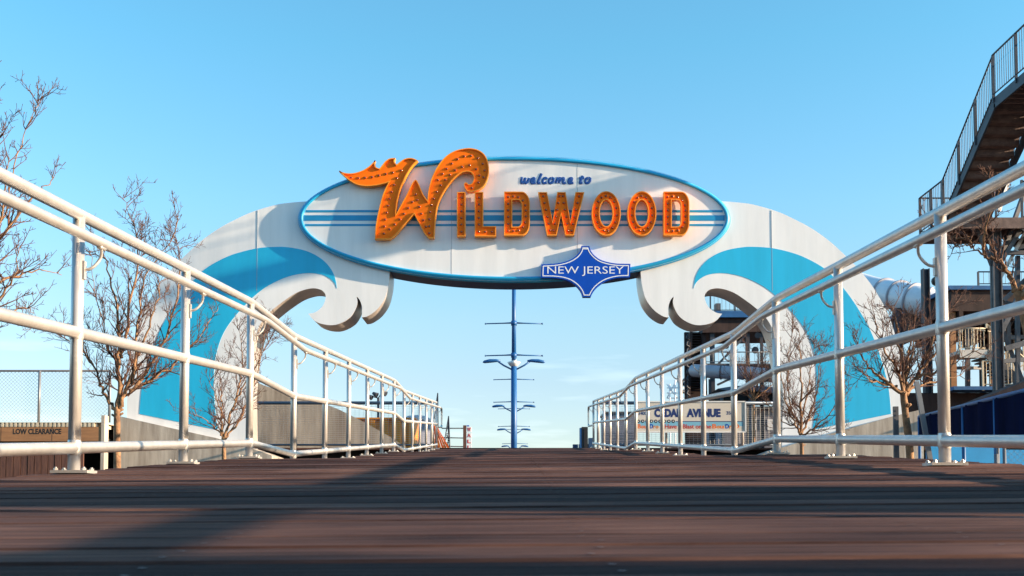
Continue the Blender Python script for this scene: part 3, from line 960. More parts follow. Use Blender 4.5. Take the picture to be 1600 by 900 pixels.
# ------------------------------------------------------------------ lamp posts on the boardwalk
def lamp_post():
    D = 60.0
    c = P(803, 703, D); x0 = c.x; zb = 1.47
    t = thing("lamp_post", (x0, D, zb), "nearest and tallest blue lamp post, white camera dome below its crossbars", "lamp post", "blue lamp posts along the boardwalk")
    zz = lambda y: P(803, y, D).z
    m = MB()
    m.tube([(x0, D, zb), (x0, D, zz(566))], [0.17, 0.155], 16); m.tube([(x0, D, zz(566)), (x0, D, zz(425))], [0.125, 0.105], 16)
    m.build("pole", M['postblue'], t)
    m = MB(); m.tube([(x0, D, zb), (x0, D, zb + 0.25), (x0, D, zb + 0.45), (x0, D, zb + 0.6)], [0.27, 0.27, 0.22, 0.17], 14); m.build("pole_base", M['postblue'], t)
    for y, w in ((505, 1), (555, 1)):
        for s in (-1, 1):
            m = MB(); z = zz(y); m.tube([(x0, D, z + 0.02), (x0 + s * 0.5, D, z), (x0 + s * 1.56, D, z - 0.03)], [0.05, 0.035, 0.03], 8)
            m.tube([(x0 + s * 1.50, D, z - 0.03), (x0 + s * 1.57, D, z - 0.03)], 0.045, 8)
            m.build("crossbar", M['postblue'], t)
        m = MB(); m.tube([(x0, D, zz(y) - 0.12), (x0, D, zz(y) + 0.12)], 0.16, 14); m.build("collar", M['postblue'], t)
    for s in (-1, 1):
        m = MB(); m.tube([(x0, D, zz(579)), (x0 + s * 0.55, D, zz(571)), (x0 + s * 0.85, D, zz(565))], 0.045, 8); a = m.build("lamp_arm", M['postblue'], t)
        m = MB()
        pts = [(x0 + s * 0.72, D, zz(564)), (x0 + s * 0.95, D, zz(563.5)), (x0 + s * 1.3, D, zz(564)), (x0 + s * 1.6, D, zz(565.5)), (x0 + s * 1.68, D, zz(566.2))]
        m.tube(pts, [0.05, 0.085, 0.105, 0.08, 0.02], 10); m.build("lamp_head", M['postblue'], a)
    return t


lp0 = lamp_post()
dome_z = P(803, 566, 60).z
for k, (dd, lb) in enumerate(((85.6, "second blue lamp post, its lamp heads just below the nearest one's"), (110.0, "third blue lamp post, its lamp heads close above the end of the boardwalk"), (138.0, "farthest and lowest blue lamp post at the boardwalk's crest"))):
    x = (803 - CX) / F * dd + (0.12 if k == 2 else 0)
    copy_tree(lp0, (x, dd, 1.47), lb)
m = MB(); x0 = P(803, 566, 60).x
m.tube([(x0, 60, dome_z + 0.10), (x0, 60, dome_z + 0.12), (x0, 60, dome_z), (x0, 60, dome_z - 0.1), (x0, 60, dome_z - 0.2), (x0, 60, dome_z - 0.27)], [0.13, 0.16, 0.36, 0.30, 0.22, 0.08], 16)
m.build("camera_dome", M['slide'], lp0)

# ------------------------------------------------------------------ mesh guard fences at the head of the ramp
def mesh_fence(x0, x1, D, label, posts):
    t = thing("mesh_fence", (x0, D, 1.47), label, "fence", "mesh guard fences at the head of the ramp")
    zt = P(805, 629.5, D).z; zb = P(805, 697, D).z
    m = MB(); m.tube([(x0, D, zt), (x1, D, zt)], 0.038, 12); m.build("top_rail", M['steelblue'], t)
    m = MB(); m.tube([(x0, D, zb + 0.03), (x1, D, zb + 0.03)], 0.025, 10); m.build("bottom_rail", M['steelblue'], t)
    for q in posts:
        m = MB(); m.tube([(q, D - 0.02, 1.47), (q, D - 0.02, zt)], 0.03, 12); m.build("post", M['alu'], t)
    m = MB(); r = 0.0032
    z = zb + 0.05
    while z < zt - 0.03:
        m.tube([(x0, D + 0.03, z), (x1, D + 0.03, z)], r, 3, cap=False); z += 0.045
    x = x0
    while x < x1:
        m.tube([(x, D + 0.034, zb + 0.03), (x, D + 0.034, zt)], r * 0.8, 3, cap=False); x += 0.10
    m.build("wire_mesh", M['meshgrey'], t)
    return t


M['steelblue'] = mat("blue_grey_steel", (0.10, 0.14, 0.20), 0.45, 0.3)
M['meshgrey'] = mat("grey_mesh_wire", (0.60, 0.60, 0.60), 0.5, 0.2)
mesh_fence(P(392, 0, 26.6).x, -1.95, 26.6, "grey wire mesh fence left of the ramp's head, in front of the sloping concrete wall", [P(462, 700, 26.6).x, P(596, 700, 26.6).x, -1.97])
mesh_fence(1.95, P(1232, 0, 26.6).x, 26.6, "grey wire mesh fence right of the ramp's head, carrying the avenue sign", [1.97, P(1041, 700, 26.6).x, P(1160, 700, 26.6).x])

# avenue sign on the right mesh fence
DS = 26.5
sg = thing("street_name_sign", P(1078, 675, DS), "cream street name sign reading CEDAR AVENUE, fixed to the mesh fence", "sign")
a = P(993, 675, DS); b = P(1164, 628, DS)
m = MB(); m.box(a.x, b.x, DS - 0.03, DS + 0.03, a.z, b.z); m.build("sign_board", M['signcream'], sg)
m = MB()
for (p_, q_) in (((a.x - 0.02, a.z), (a.x + 0.012, b.z)), ((b.x - 0.012, a.z), (b.x + 0.02, b.z)), ((a.x, b.z - 0.012), (b.x, b.z + 0.018)), ((a.x, a.z - 0.018), (b.x, a.z + 0.012))):
    m.box(p_[0], q_[0], DS - 0.045, DS - 0.031, p_[1], q_[1])
m.build("sign_frame", M['plate_white'], sg)
c0 = P(996, 672, DS); c1 = P(1160, 658.5, DS); c2 = P(1056, 658.5, DS)
m = MB(); m.box(c0.x, c1.x, DS - 0.0308, DS - 0.0301, P(0, 666, DS).z, c1.z); m.build("colour_band", M['signblue'], sg)
m = MB(); m.box(c2.x, c1.x, DS - 0.0318, DS - 0.0310, P(0, 659.3, DS).z, P(0, 658.2, DS).z); m.build("band_line", M['signnavy'], sg)
FS = DS - 0.0302
text_px("CEDAR", 1022.5, 1067, 638.5, 652, FS, 0.0022, M['signnavy'], "sign_lettering", sg, bold=0.06)
text_px("AVENUE", 1073, 1126, 638.5, 652, FS, 0.0022, M['signnavy'], "sign_lettering", sg, bold=0.06)
text_px("3400", 998, 1010.5, 643, 648.5, FS, 0.0022, M['signnavy'], "sign_number", sg, bold=0.01)
text_px("3500", 1135, 1149, 642.5, 648, FS, 0.0022, M['signnavy'], "sign_number", sg, bold=0.01)
text_px("Have a Blast on the", 1039, 1111, 662.8, 669.8, FS, 0.0022, M['signred'], "sign_lettering", sg, bold=0.02)
for s_, xa, xb, mt in (("B", 996.5, 1001.5, 'signorange'), ("o", 1002, 1006, 'signorange'), ("u", 1006.5, 1010.5, 'signorange'), ("D", 1015.5, 1020.5, 'shield'), ("r", 1021, 1024, 'yellow'), ("o", 1024.5, 1029, 'yellow'),
                       ("B", 1113, 1119.5, 'signorange'), ("o", 1120, 1124.5, 'yellow'), ("u", 1125, 1131, 'signorange'), ("D", 1133.5, 1139, 'shield'), ("r", 1139.5, 1143, 'yellow'), ("O", 1147, 1155, 'signorange')):
    hgt = 662.5 if s_ in "BDO" else 665
    text_px(s_, xa, xb, hgt, 669.5, FS, 0.0022, M[mt], "logo_lettering", sg, bold=0.03)
for k in range(9):
    q = P(997.5 + 6.8 * k, 658.2, FS)
    m = MB(); m.tube([(q.x, FS, q.z), (q.x, FS - 0.0025, q.z)], 0.040, 14); ic = m.build("round_icon", M['black'], sg)
    m = MB(); m.tube([(q.x, FS - 0.0026, q.z), (q.x, FS - 0.004, q.z)], 0.017, 5 + k % 4, smooth=False); m.build("icon_mark", M['plate_white'], ic)

# ------------------------------------------------------------------ left: elevated deck edge with chain-link fence
DL = 23.2
xa = -22.0; xb = P(171, 0, DL).x
dl = thing("elevated_deck", (xb, DL, GZ), "timber-edged elevated deck with a low clearance beam over a dark opening", "deck")
zc1 = P(0, 660, DL).z; zc0 = P(0, 667, DL).z; zb1 = zc0; zb0 = P(0, 689.5, DL).z
m = MB(); n = int((xb - xa) / 0.09)
for k in range(n):     # corrugated sheet edge
    x = xa + k * 0.09
    m.box(x, x + 0.045, DL - 0.03, DL + 0.9, zc0, zc1 - 0.01); m.box(x + 0.045, x + 0.09, DL - 0.005, DL + 0.9, zc0, zc1 - 0.022)
m.box(xa, xb, DL - 0.03, DL + 0.9, zc1 - 0.009, zc1)
m.build("corrugated_edge", M['cream'], dl)
m = MB(); m.box(xa, xb, DL - 0.02, DL + 0.14, zb0, zb1 - 0.002); bm_ = m.build("header_beam", M['tanwood'], dl)
for k in range(4):   # bolt plates and board joints on the beam
    xj = P(-60 + 78 * k, 0, DL).x; jm = MB(); jm.box(xj, xj + 0.012, DL - 0.0205, DL - 0.019, zb0 + 0.003, zb1 - 0.005); jm.build("board_joint", M['black'], bm_)
text_px("LOW CLEARANCE", 20, 96, 669.8, 678.6, DL - 0.02, 0.0012, M['black'], "stencil_lettering", bm_, bold=0.035)
m = MB(); m.box(xa, xb, DL + 0.9, DL + 8, zc0, zc1 - 0.003); m.build("deck_floor", M['brownwood'], dl)
m = MB(); m.box(xa, xb, DL + 2.8, DL + 3.0, GZ, zb0); m.build("back_wall", M['shadeblack'], dl)  # back wall and soffit coloured near black for the opening's shade
m = MB(); m.box(xa, xb - 0.1, DL + 0.3, DL + 2.8, zb0 - 0.02, zb0 + 0.1); m.build("soffit", M['shadeblack'], dl)
m = MB(); m.box(xb + 0.01, P(177, 0, DL).x, DL - 0.03, DL + 0.2, GZ, P(0, 649, DL).z); m.build("end_post", M['concrete'], dl)

pf = thing("plank_fence", (xb, DL - 1.0, GZ), "red-brown vertical plank fence below the low clearance beam", "fence")
m = MB(); x = xa; zt = P(0, 701, DL - 1).z
while x < xb - 0.05:
    w = R.uniform(0.12, 0.15)
    m.box(x, x + w - 0.014, DL - 1.0 - R.uniform(0, 0.01), DL - 0.96, GZ, zt + R.uniform(-0.01, 0.01)); x += w
m.build("planks", M['redwood'], pf)
m = MB(); m.box(xa, xb, DL - 0.955, DL - 0.90, zt - 0.25, zt - 0.13); m.build("cross_rail", M['brownwood'], pf)

cf = thing("chain_link_fence", (xb, DL + 0.4, zc1), "chain-link fence standing on the elevated deck at the left edge", "fence")
DC = DL + 0.35; zt = P(0, 579.5, DC).z; zb = P(0, 659.5, DC).z; xe = P(184, 0, DC).x
m = MB(); m.tube([(xa, DC, zt), (xe, DC, zt)], 0.022, 10); m.build("top_rail", M['steel'], cf)
for k in range(6):
    x = P(76, 0, DC).x - 2.75 * k
    m = MB(); m.tube([(x, DC - 0.03, zb - 0.01), (x, DC - 0.03, zt)], 0.028, 10); m.build("post", M['wire'], cf)
m = MB(); m.tube([(xe, DC - 0.03, zb - 0.01), (xe, DC - 0.03, zt)], 0.028, 10); m.build("post", M['wire'], cf)
m = MB(); H = zt - zb; x = xa - H
while x < xe:
    for s in (0, 1):
        a = Vector((x, DC, zb if s == 0 else zt)); b = Vector((x + H, DC, zt if s == 0 else zb))
        if a.x < xa:
            f = (xa - a.x) / H; a = a.lerp(b, f)
        if b.x > xe:
            f = (xe - a.x) / (b.x - a.x); b = a.lerp(b, f)
        a.y += 0.004 * s; b.y += 0.004 * s
        m.tube([a, b], 0.0030, 3, cap=False)
    x += 0.078
m.build("chain_link_mesh", M['wire'], cf)

# sloping concrete wall behind the left mesh fence
m = MB(); DW = 27.6
lp = px([(300, 575), (395, 594), (412, 602), (440, 611), (497, 627), (530, 640), (570, 660), (605, 680), (640, 703), (640, 740), (300, 740)], DW)
m.prism([lp], DW, DW + 0.35)
tag(m.build("sloping_wall", M['concrete']), "grey sloping concrete wall seen through the left mesh fence", "wall")

# things beyond, left
m = MB(); DY = 40.0; a = P(512, 697, DY); b = P(642, 655, DY); k = 0; x = a.x
z0 = 1.47
sec = [(0, 0), (0.10, 0), (0.16, -0.12), (0.30, -0.12), (0.36, 0)]
xs = []; x = a.x
while x < b.x:
    for dx_, dy_ in sec: xs.append((x + dx_, DY + dy_))
    x += 0.46
for (p_, q_) in zip(xs, xs[1:]):
    m.add([(p_[0], p_[1], z0), (q_[0], q_[1], z0), (q_[0], q_[1], b.z), (p_[0], p_[1], b.z)], [(0, 1, 2, 3)])
m.box(a.x, xs[-1][0], DY + 0.02, DY + 2.4, z0, b.z - 0.01)
m.box(a.x - 0.03, xs[-1][0] + 0.03, DY - 0.16, DY + 2.4, b.z, b.z + 0.05)
tag(m.build("shipping_container", M['yellow'], fix=False), "yellow corrugated steel container beyond the left mesh fence", "container")
DT = 46.0; q = P(651, 650, DT)
t = thing("storage_tank", (q.x, DT, 1.47), "grey domed tank behind the far end of the left railing", "tank")
m = MB(); m.tube([(q.x, DT, 1.47), (q.x, DT, q.z - 0.25)], 0.62, 24); m.build("tank_body", M['grey'], t)
m = MB(); m.tube([(q.x, DT, q.z - 0.25), (q.x, DT, q.z - 0.1), (q.x, DT, q.z), (q.x, DT, q.z + 0.04)], [0.62, 0.55, 0.36, 0.05], 24); m.build("tank_dome", M['slidegrey'], t)
# floodlight pole
DFp = 44.0; q = P(591, 640, DFp)
t = thing("floodlight_pole", (q.x, DFp, 1.47), "thin pole with two small floodlights above the left mesh fence", "light pole")
zt = P(0, 622, DFp).z
m = MB(); m.tube([(q.x, DFp, 1.47), (q.x, DFp, zt)], 0.05, 10); m.build("pole", M['steel'], t)
m = MB(); m.tube([(P(580, 0, DFp).x, DFp, P(0, 618, DFp).z), (q.x, DFp, zt), (P(599, 0, DFp).x, DFp, P(0, 616, DFp).z)], 0.025, 8); m.build("arm", M['steel'], t)
for xx, yy in ((578, 620), (586, 616), (600, 614)):
    c = P(xx, yy, DFp); m = MB(); m.tube([(c.x - 0.09, DFp, c.z + 0.05), (c.x + 0.09, DFp - 0.05, c.z - 0.05)], [0.05, 0.11], 10); m.build("floodlight", M['steel'], t)
# orange tarpaulin stand
DO = 62.0
t = thing("orange_canopy", (P(695, 0, DO).x, DO, 1.47), "orange sloping canopy just past the end of the left railing", "canopy")
a = P(676, 655, DO); b = P(709, 706, DO)
m = MB(); n = 7
for k in range(n):
    f0, f1 = k / n, (k + 0.86) / n
    t0 = P(674 + 10 * f0, 662 + 6 * f0, DO); t1 = P(674 + 10 * f1, 662 + 6 * f1, DO)
    u0 = P(674 + 37 * f0, 712, DO); u1 = P(674 + 37 * f1, 712, DO)
    yy = DO - 0.12 * (k % 2)
    vs = [(t0.x, yy, t0.z), (t1.x, yy - 0.1, t1.z), (u1.x, yy - 1.2, u1.z), (u0.x, yy - 1.1, u0.z)]
    vs += [(p[0], p[1] + 0.08, p[2]) for p in vs]
    m.add(vs, [(0, 1, 2, 3), (7, 6, 5, 4), (0, 4, 5, 1), (1, 5, 6, 2), (2, 6, 7, 3), (3, 7, 4, 0)])
m.build("canopy_sheet", M['orangetarp'], t)
m = MB(); m.tube([(P(683, 0, DO).x, DO + 0.1, 1.47), (P(683, 0, DO).x, DO + 0.1, P(0, 664, DO).z)], 0.05, 8); m.build("pole", M['steel'], t)


def truss(xb, yb, xt, yt, wpx, D, label):
    b = P(xb, yb, D); tp = P(xt, yt, D); b.z = 1.47; w = wpx / F * D
    t = thing("lattice_mast", b, label, "mast")
    A = [Vector((b.x + w * 0.5, D, b.z)), Vector((b.x - w * 0.9, D, b.z)), Vector((b.x, D + w, b.z))]
    m = MB()
    for q in A: m.tube([q, tp], 0.035, 6)
    for i in range(8):
        f = i / 8; g_ = (i + 1) / 8
        for j in range(3):
            m.tube([A[j].lerp(tp, f), A[(j + 1) % 3].lerp(tp, g_)], 0.02, 5)
            m.tube([A[j].lerp(tp, f), A[(j + 1) % 3].lerp(tp, f)], 0.02, 5)
    m.build("lattice", M['steel'], t)


truss(678, 703, 684, 614, 16, 64, "dark lattice mast rising behind the end of the left railing")
truss(698, 703, 701, 650, 16, 66, "short dark lattice mast left of the vertical WALL sign")
DWs = 66.0
t = thing("vertical_sign", (P(730, 0, DWs).x, DWs, 1.47), "narrow vertical sign spelling WALL on a rust-brown post", "sign")
a = P(723.5, 706, DWs); b = P(728.5, 664.5, DWs)
m = MB(); m.box(a.x, b.x, DWs, DWs + 0.25, 1.47, b.z); m.build("sign_post", M['rust'] if 'rust' in M else M['redwood'], t)
for k, ch in enumerate("WALL"):
    y0_, y1_ = 666.8 + 9.3 * k, 675.0 + 9.3 * k
    p0 = P(729, y1_, DWs); p1 = P(736.8, y0_, DWs)
    m = MB(); m.box(p0.x, p1.x, DWs, DWs + 0.2, p0.z, p1.z); pl_ = m.build("letter_panel", M['plate_white'], t)
    text_px(ch, 730.2, 735.6, y0_ + 1.3, y1_ - 1.2, DWs, 0.01, M['signred'], "panel_letter", pl_, bold=0.03)
p0 = P(729, 666, DWs); p1 = P(733, 665, DWs); m = MB(); m.box(p0.x, p1.x, DWs, DWs + 0.2, p0.z, p1.z + 0.02); m.build("top_panel", M['shield'], t)
for y in (669, 683.5, 697):
    q0 = P(690, y, DWs); q1 = P(723.4, y + (0.8 if y > 680 else 0), DWs); m = MB(); m.tube([q0 + Vector((0, .1, 0)), q1 + Vector((0, .1, 0))], 0.035, 6); m.build("brace_pipe", M['steelgrey'], t)

# things beyond, right: dark kiosks at the crest
DK = 60.0
t = thing("ride_control_cabinet", (P(912, 0, DK).x, DK, 1.47), "tall dark cabinet with a blue side, left of the right railing's end", "cabinet")
a = P(907, 0, DK); b = P(918.5, 667, DK)
m = MB(); m.box(a.x, b.x, DK, DK + 0.6, 1.47, b.z); m.box(a.x + 0.12, a.x + 0.17, DK - 0.02, DK - 0.002, 1.5, b.z - 0.1); m.build("cabinet_body", M['black'], t)
m = MB(); m.box(a.x - 0.10, a.x - 0.003, DK + 0.01, DK + 0.6, 1.47, b.z - 0.05); m.build("side_panel", M['fasblue'], t)
m = MB(); a = P(894.5, 0, DK); b = P(906, 693, DK); c = P(925, 0, DK)
m.box(a.x, b.x - 0.05, DK + 0.7, DK + 1.2, 1.47, b.z); m.box(b.x, c.x, DK + 0.7, DK + 1.2, 1.47, b.z + 0.02); m.box(c.x - 0.22, c.x, DK + 0.65, DK + 1.25, 1.47, P(0, 683, DK).z)
m.box(a.x - 0.35, a.x, DK + 0.7, DK + 1.0, 1.47, P(0, 699, DK).z)
tag(m.build("low_equipment_box", M['navy']), "low navy equipment boxes at the foot of the tall dark cabinet", "box")

# ------------------------------------------------------------------ right: stair tower
def stair_rail(m, pts, h=0.98, posts=True, r=0.02, bal=0.11, low=0.06, mid=False):
    """guard rail along a polyline of floor points"""
    for a, b in zip(pts, pts[1:]):
        a = Vector(a); b = Vector(b); up = Vector((0, 0, h)); Ln = (b - a).length
        m.tube([a + up, b + up], r * 1.1, 6); m.tube([a + Vector((0, 0, low)), b + Vector((0, 0, low))], r * 0.8, 6)
        n = max(1, int(round(Ln / 1.05)))
        for k in range(n + 1):
            q = a.lerp(b, k / n); m.beam(q - Vector((0, 0, 0.12)), q + up, 0.05, 0.05)
        n = int(Ln / bal)
        for k in range(1, n):
            q = a.lerp(b, k / n); m.tube([q + Vector((0, 0, low)), q + up], 0.0075, 4, cap=False)


st = thing("stair_tower", (12.2, 28.5, GZ), "tall dark steel stair tower of the water slide, cut off by the right edge", "stair tower")
XA, XB = 10.95, 12.02
z1 = 7.50; zt_ = 9.46
Ya, Yb = 28.2, 25.1      # flight rises towards the viewer
m = MB()
n = 11
for k in range(n):
    f = k / n; yy = Ya + (Yb - Ya) * (k + 0.5) / n; zz = z1 + (zt_ - z1) * (k + 1) / n
    m.box(XA + 0.04, XB - 0.04, yy - 0.15, yy + 0.15, zz - 0.045, zz)
    m.box(XA + 0.04, XB - 0.04, yy + 0.11, yy + 0.135, zz - (zt_ - z1) / n - 0.02, zz - 0.046)
m.build("upper_treads", M['treads'], st)
m = MB()
for x in (XA, XB):
    m.beam((x, Ya + 0.2, z1 - 0.15), (x, Yb, zt_ - 0.12), 0.05, 0.26)
    m.beam((x, Yb + 0.02, zt_ - 0.14), (x, 20.5, zt_ - 0.14), 0.05, 0.24)
m.build("stringer", M['steel'], st)
m = MB(); y = Yb
while y > 20.6:
    m.box(XA + 0.04, XB - 0.04, y - 0.27, y, zt_ - 0.05, zt_); m.box(XA + 0.04, XB - 0.04, y - 0.06, y, zt_ - 0.16, zt_ - 0.051); y -= 0.29
m.build("upper_walkway", M['treads'], st)
m = MB(); stair_rail(m, [(XA - 0.03, Ya, z1), (XA - 0.03, Yb, zt_), (XA - 0.03, 20.5, zt_)]); m.build("outer_railing", M['steel'], st)
m = MB(); stair_rail(m, [(XB + 0.03, Ya, z1), (XB + 0.03, Yb, zt_), (XB + 0.03, 20.5, zt_)]); m.build("inner_railing", M['steel'], st)
# landing
m = MB(); m.box(XA, 13.0, Ya, 29.9, z1 - 0.06, z1); m.box(XA, 13.0, Ya, Ya + 0.06, z1 - 0.28, z1 - 0.061); m.box(XA, XA + 0.06, Ya + 0.06, 29.9, z1 - 0.28, z1 - 0.061)
m.box(XA, 13.0, 29.84, 29.9, z1 - 0.28, z1 - 0.061)
for k in range(6): m.box(XA + 0.3 + 0.4 * k, XA + 0.35 + 0.4 * k, Ya + 0.06, 29.84, z1 - 0.22, z1 - 0.061)
m.build("landing", M['treads'], st)
m = MB(); stair_rail(m, [(XA - 0.01, Ya + 0.1, z1), (XA - 0.01, 29.9, z1), (13.0, 29.9, z1)]); m.build("landing_railing", M['steel'], st)
# second flight going down to the right
m = MB(); n = 13; x2, z2 = 16.2, 5.2
for k in range(n):
    x = 13.0 + (x2 - 13.0) * (k + 0.5) / n; zz = z1 - (z1 - z2) * (k + 1) / n
    m.box(x - 0.15, x + 0.15, 28.3, 29.3, zz - 0.045, zz)
m.build("lower_treads", M['brownwood'], st)
m = MB()
for y in (28.28, 29.32): m.beam((12.9, y, z1 - 0.12), (x2, y, z2 - 0.12), 0.05, 0.26)
m.build("stringer", M['steel'], st)
m = MB(); stair_rail(m, [(12.95, 28.25, z1), (x2, 28.25, z2), (18.5, 28.25, z2)]); m.build("flight_railing", M['steel'], st)
m = MB(); m.box(x2, 18.5, 28.2, 29.4, z2 - 0.2, z2 - 0.1); m.build("mid_landing", M['brownwood'], st)
# columns and braces
for x, y, w in ((12.4, 28.6, 0.23), (16.6, 28.8, 0.23), (12.2, 33.0, 0.2), (16.6, 33.0, 0.2)):
    m = MB(); zt2 = z1 - 0.28 if x < 14 else z2 - 0.2
    m.beam((x, y, GZ), (x, y, zt2), w, 0.035); m.box(x - w / 2, x - w / 2 + 0.03, y - 0.11, y + 0.11, GZ, zt2); m.box(x + w / 2 - 0.03, x + w / 2, y - 0.11, y + 0.11, GZ, zt2)
    m.build("column", M['steelgrey'] if y < 30 else M['steel'], st)
m = MB()
m.beam(P(1563, 520, 28.6), P(1625, 400, 28.6), 0.12, 0.12); m.beam(P(1560, 540, 28.7), P(1578, 480, 30), 0.10, 0.10)
m.beam(P(1560, 415, 28.6), P(1600, 350, 28.6), 0.10, 0.10); m.beam(P(1550, 415, 28.6), P(1525, 352, 28.6), 0.09, 0.09)
m.beam(P(1570, 545, 28.6), P(1640, 525, 28.6), 0.12, 0.14); m.beam(P(1562, 395, 28.7), P(1700, 395, 28.7), 0.10, 0.10)
m.beam(P(1568, 470, 28.65), P(1690, 350, 28.65), 0.09, 0.09)
m.build("brace", M['steelgrey'], st)
for pa, pb, w_, mt_ in (((1600, 205), (1560, 330), 0.09, 'edge'), ((1615, 260), (1565, 400), 0.10, 'steelgrey'), ((1560, 500), (1600, 600), 0.09, 'steelgrey'), ((1620, 560), (1562, 565), 0.11, 'steel'), ((1560, 440), (1620, 330), 0.08, 'edge'), ((1590, 400), (1590, 640), 0.10, 'steel')):
    m = MB(); m.beam(P(*pa, 28.9), P(*pb, 28.75), w_, w_); m.build("brace", M[mt_], st)
m = MB()
m.tube([P(1562, 470, 29.5), P(1700, 505, 29.5)], 0.05, 8); m.build("brace", M['steelgrey'], st)

# main ride platform with stairs
DP = 33.0
rp_ = thing("ride_platform", (P(1560, 0, DP).x, DP, GZ), "big slide platform with blue fascia and white railed stairs behind the stair tower", "platform")
zf = P(0, 446, DP).z
x0_ = P(1474, 0, DP).x; x1_ = x0_ + 14
m = MB(); m.box(x0_, x1_, DP, DP + 6, zf - 0.12, zf); m.build("platform_floor", M['fasblue'], rp_)
m = MB(); m.box(x0_ + 0.1, x1_, DP + 0.1, DP + 6, zf - 0.75, zf - 0.121)
for k in range(16): m.box(x0_ + 0.3 + 0.8 * k, x0_ + 0.42 + 0.8 * k, DP + 0.05, DP + 5.9, zf - 1.0, zf - 0.751)
m.build("floor_joists", M['brownwood'], rp_)
m = MB(); stair_rail(m, [(P(1520, 0, DP).x, DP + 0.05, zf), (x1_, DP + 0.05, zf)], h=0.42, bal=0.16); m.build("upper_railing", M['steelgrey'], rp_)
for xx in (1483, 1545, 1640, 1760):
    for yy in (DP + 0.3, DP + 5.4):
        x = P(xx, 0, DP).x; m = MB(); m.beam((x, yy, GZ), (x, yy, zf - 0.75), 0.17, 0.17); m.build("column", M['tanwood'] if yy < DP + 2 else M['brownwood'], rp_)
# lower white landing and flights
zl = P(0, 547, 31.5).z; D2 = 31.5
m = MB(); a = P(1488, 0, D2).x; b = P(1530, 0, D2).x
m.box(a, b, D2, D2 + 1.3, zl - 0.10, zl); m.box(a, b, D2 - 0.03, D2 - 0.002, zl - 0.22, zl + 0.01); m.build("lower_landing", M['edge'], rp_)
m = MB(); stair_rail(m, [(a, D2, zl), (b, D2, zl)], h=0.48 * 1.0 + 0.0, bal=0.085) if False else stair_rail(m, [(a, D2, zl), (b, D2, zl)], h=0.62, bal=0.085); m.build("landing_railing", M['whitemetal'] if 'whitemetal' in M else M['cream'], rp_)
c = P(1600, 608, D2); d = P(1640, 640, D2)
m = MB(); n = 16
p0 = Vector((b, D2, zl)); p1 = P(1625, 622, D2)
for k in range(n):
    q = p0.lerp(p1, (k + 0.5) / n); m.box(q.x - 0.10, q.x + 0.10, D2, D2 + 1.2, q.z - 0.05, q.z - 0.01)
m.beam(p0 - Vector((0, 0.03, 0.1)), p1 - Vector((0, 0.03, 0.1)), 0.05, 0.26)
m.build("stair_flight", M['steelgrey'], rp_)
m = MB(); stair_rail(m, [p0, p1], h=0.75, bal=0.10); m.build("flight_railing", M['cream'], rp_)
p2 = P(1548, 512, D2 + 1.0)
m = MB(); stair_rail(m, [Vector((b, D2 + 0.9, zl)), P(1560, 560, D2 + 0.9)], h=0.75, bal=0.10); m.build("flight_railing", M['cream'], rp_)
for (pa, pb, w_) in (((1485, 470), (1600, 500), 0.09), ((1500, 520), (1540, 462), 0.08), ((1545, 470), (1600, 560), 0.10), ((1600, 470), (1548, 560), 0.08), ((1485, 500), (1545, 500), 0.10), ((1545, 530), (1700, 520), 0.12), ((1485, 575), (1545, 575), 0.09), ((1575, 450), (1575, 640), 0.12), ((1512, 450), (1512, 640), 0.12), ((1600, 600), (1660, 470), 0.09)):
    m = MB(); m.beam(P(*pa, DP + 0.6), P(*pb, DP + 0.6 + (0.5 if pa[0] != pb[0] else 0)), w_, w_); m.build("brace", M['steelgrey'] if pa[1] % 20 else M['edge'], rp_)
m = MB(); q = P(1467, 437, DP)
m.tube([q, q + Vector((0, 0.25, 0))], 0.14, 14); m.beam(q + Vector((0, 0.1, -0.9)), q, 0.05, 0.05); m.build("loudspeaker", M['black'], rp_)
m = MB(); stair_rail(m, [P(1560, 600, DP - 0.5), P(1640, 545, DP - 0.5)], h=0.75, bal=0.10); m.build("flight_railing", M['cream'], rp_)
# base deck
zd = P(0, 603.5, 31.2).z; a = P(1478, 0, 31.2).x
m = MB(); m.box(a, a + 13, 31.2, 32.0, zd - 0.1, zd); m.build("base_deck_edge", M['fasblue'], rp_)
m = MB(); stair_rail(m, [(P(1524, 0, 31.2).x, 31.25, zd), (a + 13, 31.25, zd)], h=0.72, bal=0.10); m.build("base_railing", M['cream'], rp_)
m = MB(); m.box(a - 1.2, a + 13, 32.0, 38.5, GZ, zd - 0.101); m.build("base_room", M['brownwood'], rp_)

# shingled low roof at the right edge
m = MB(); DR = 24.0
a = P(1528, 622, DR); b = P(1700, 560, DR); c = P(1700, 640, DR - 2)
vs = [P(1526, 626, DR), P(1620, 588, DR), P(1800, 550, DR), P(1800, 605, DR - 0.6), P(1620, 618, DR - 0.6)]
vs = vs + [v + Vector((0, 1.6, -0.05)) for v in vs]
m.add(vs, [(4, 3, 2, 1, 0), (5, 6, 7, 8, 9), (0, 1, 6, 5), (1, 2, 7, 6), (2, 3, 8, 7), (3, 4, 9, 8), (4, 0, 5, 9)])
tag(m.build("shed_roof", M['brownwood']), "low dark brown roof just above the navy fence at the right edge", "roof")

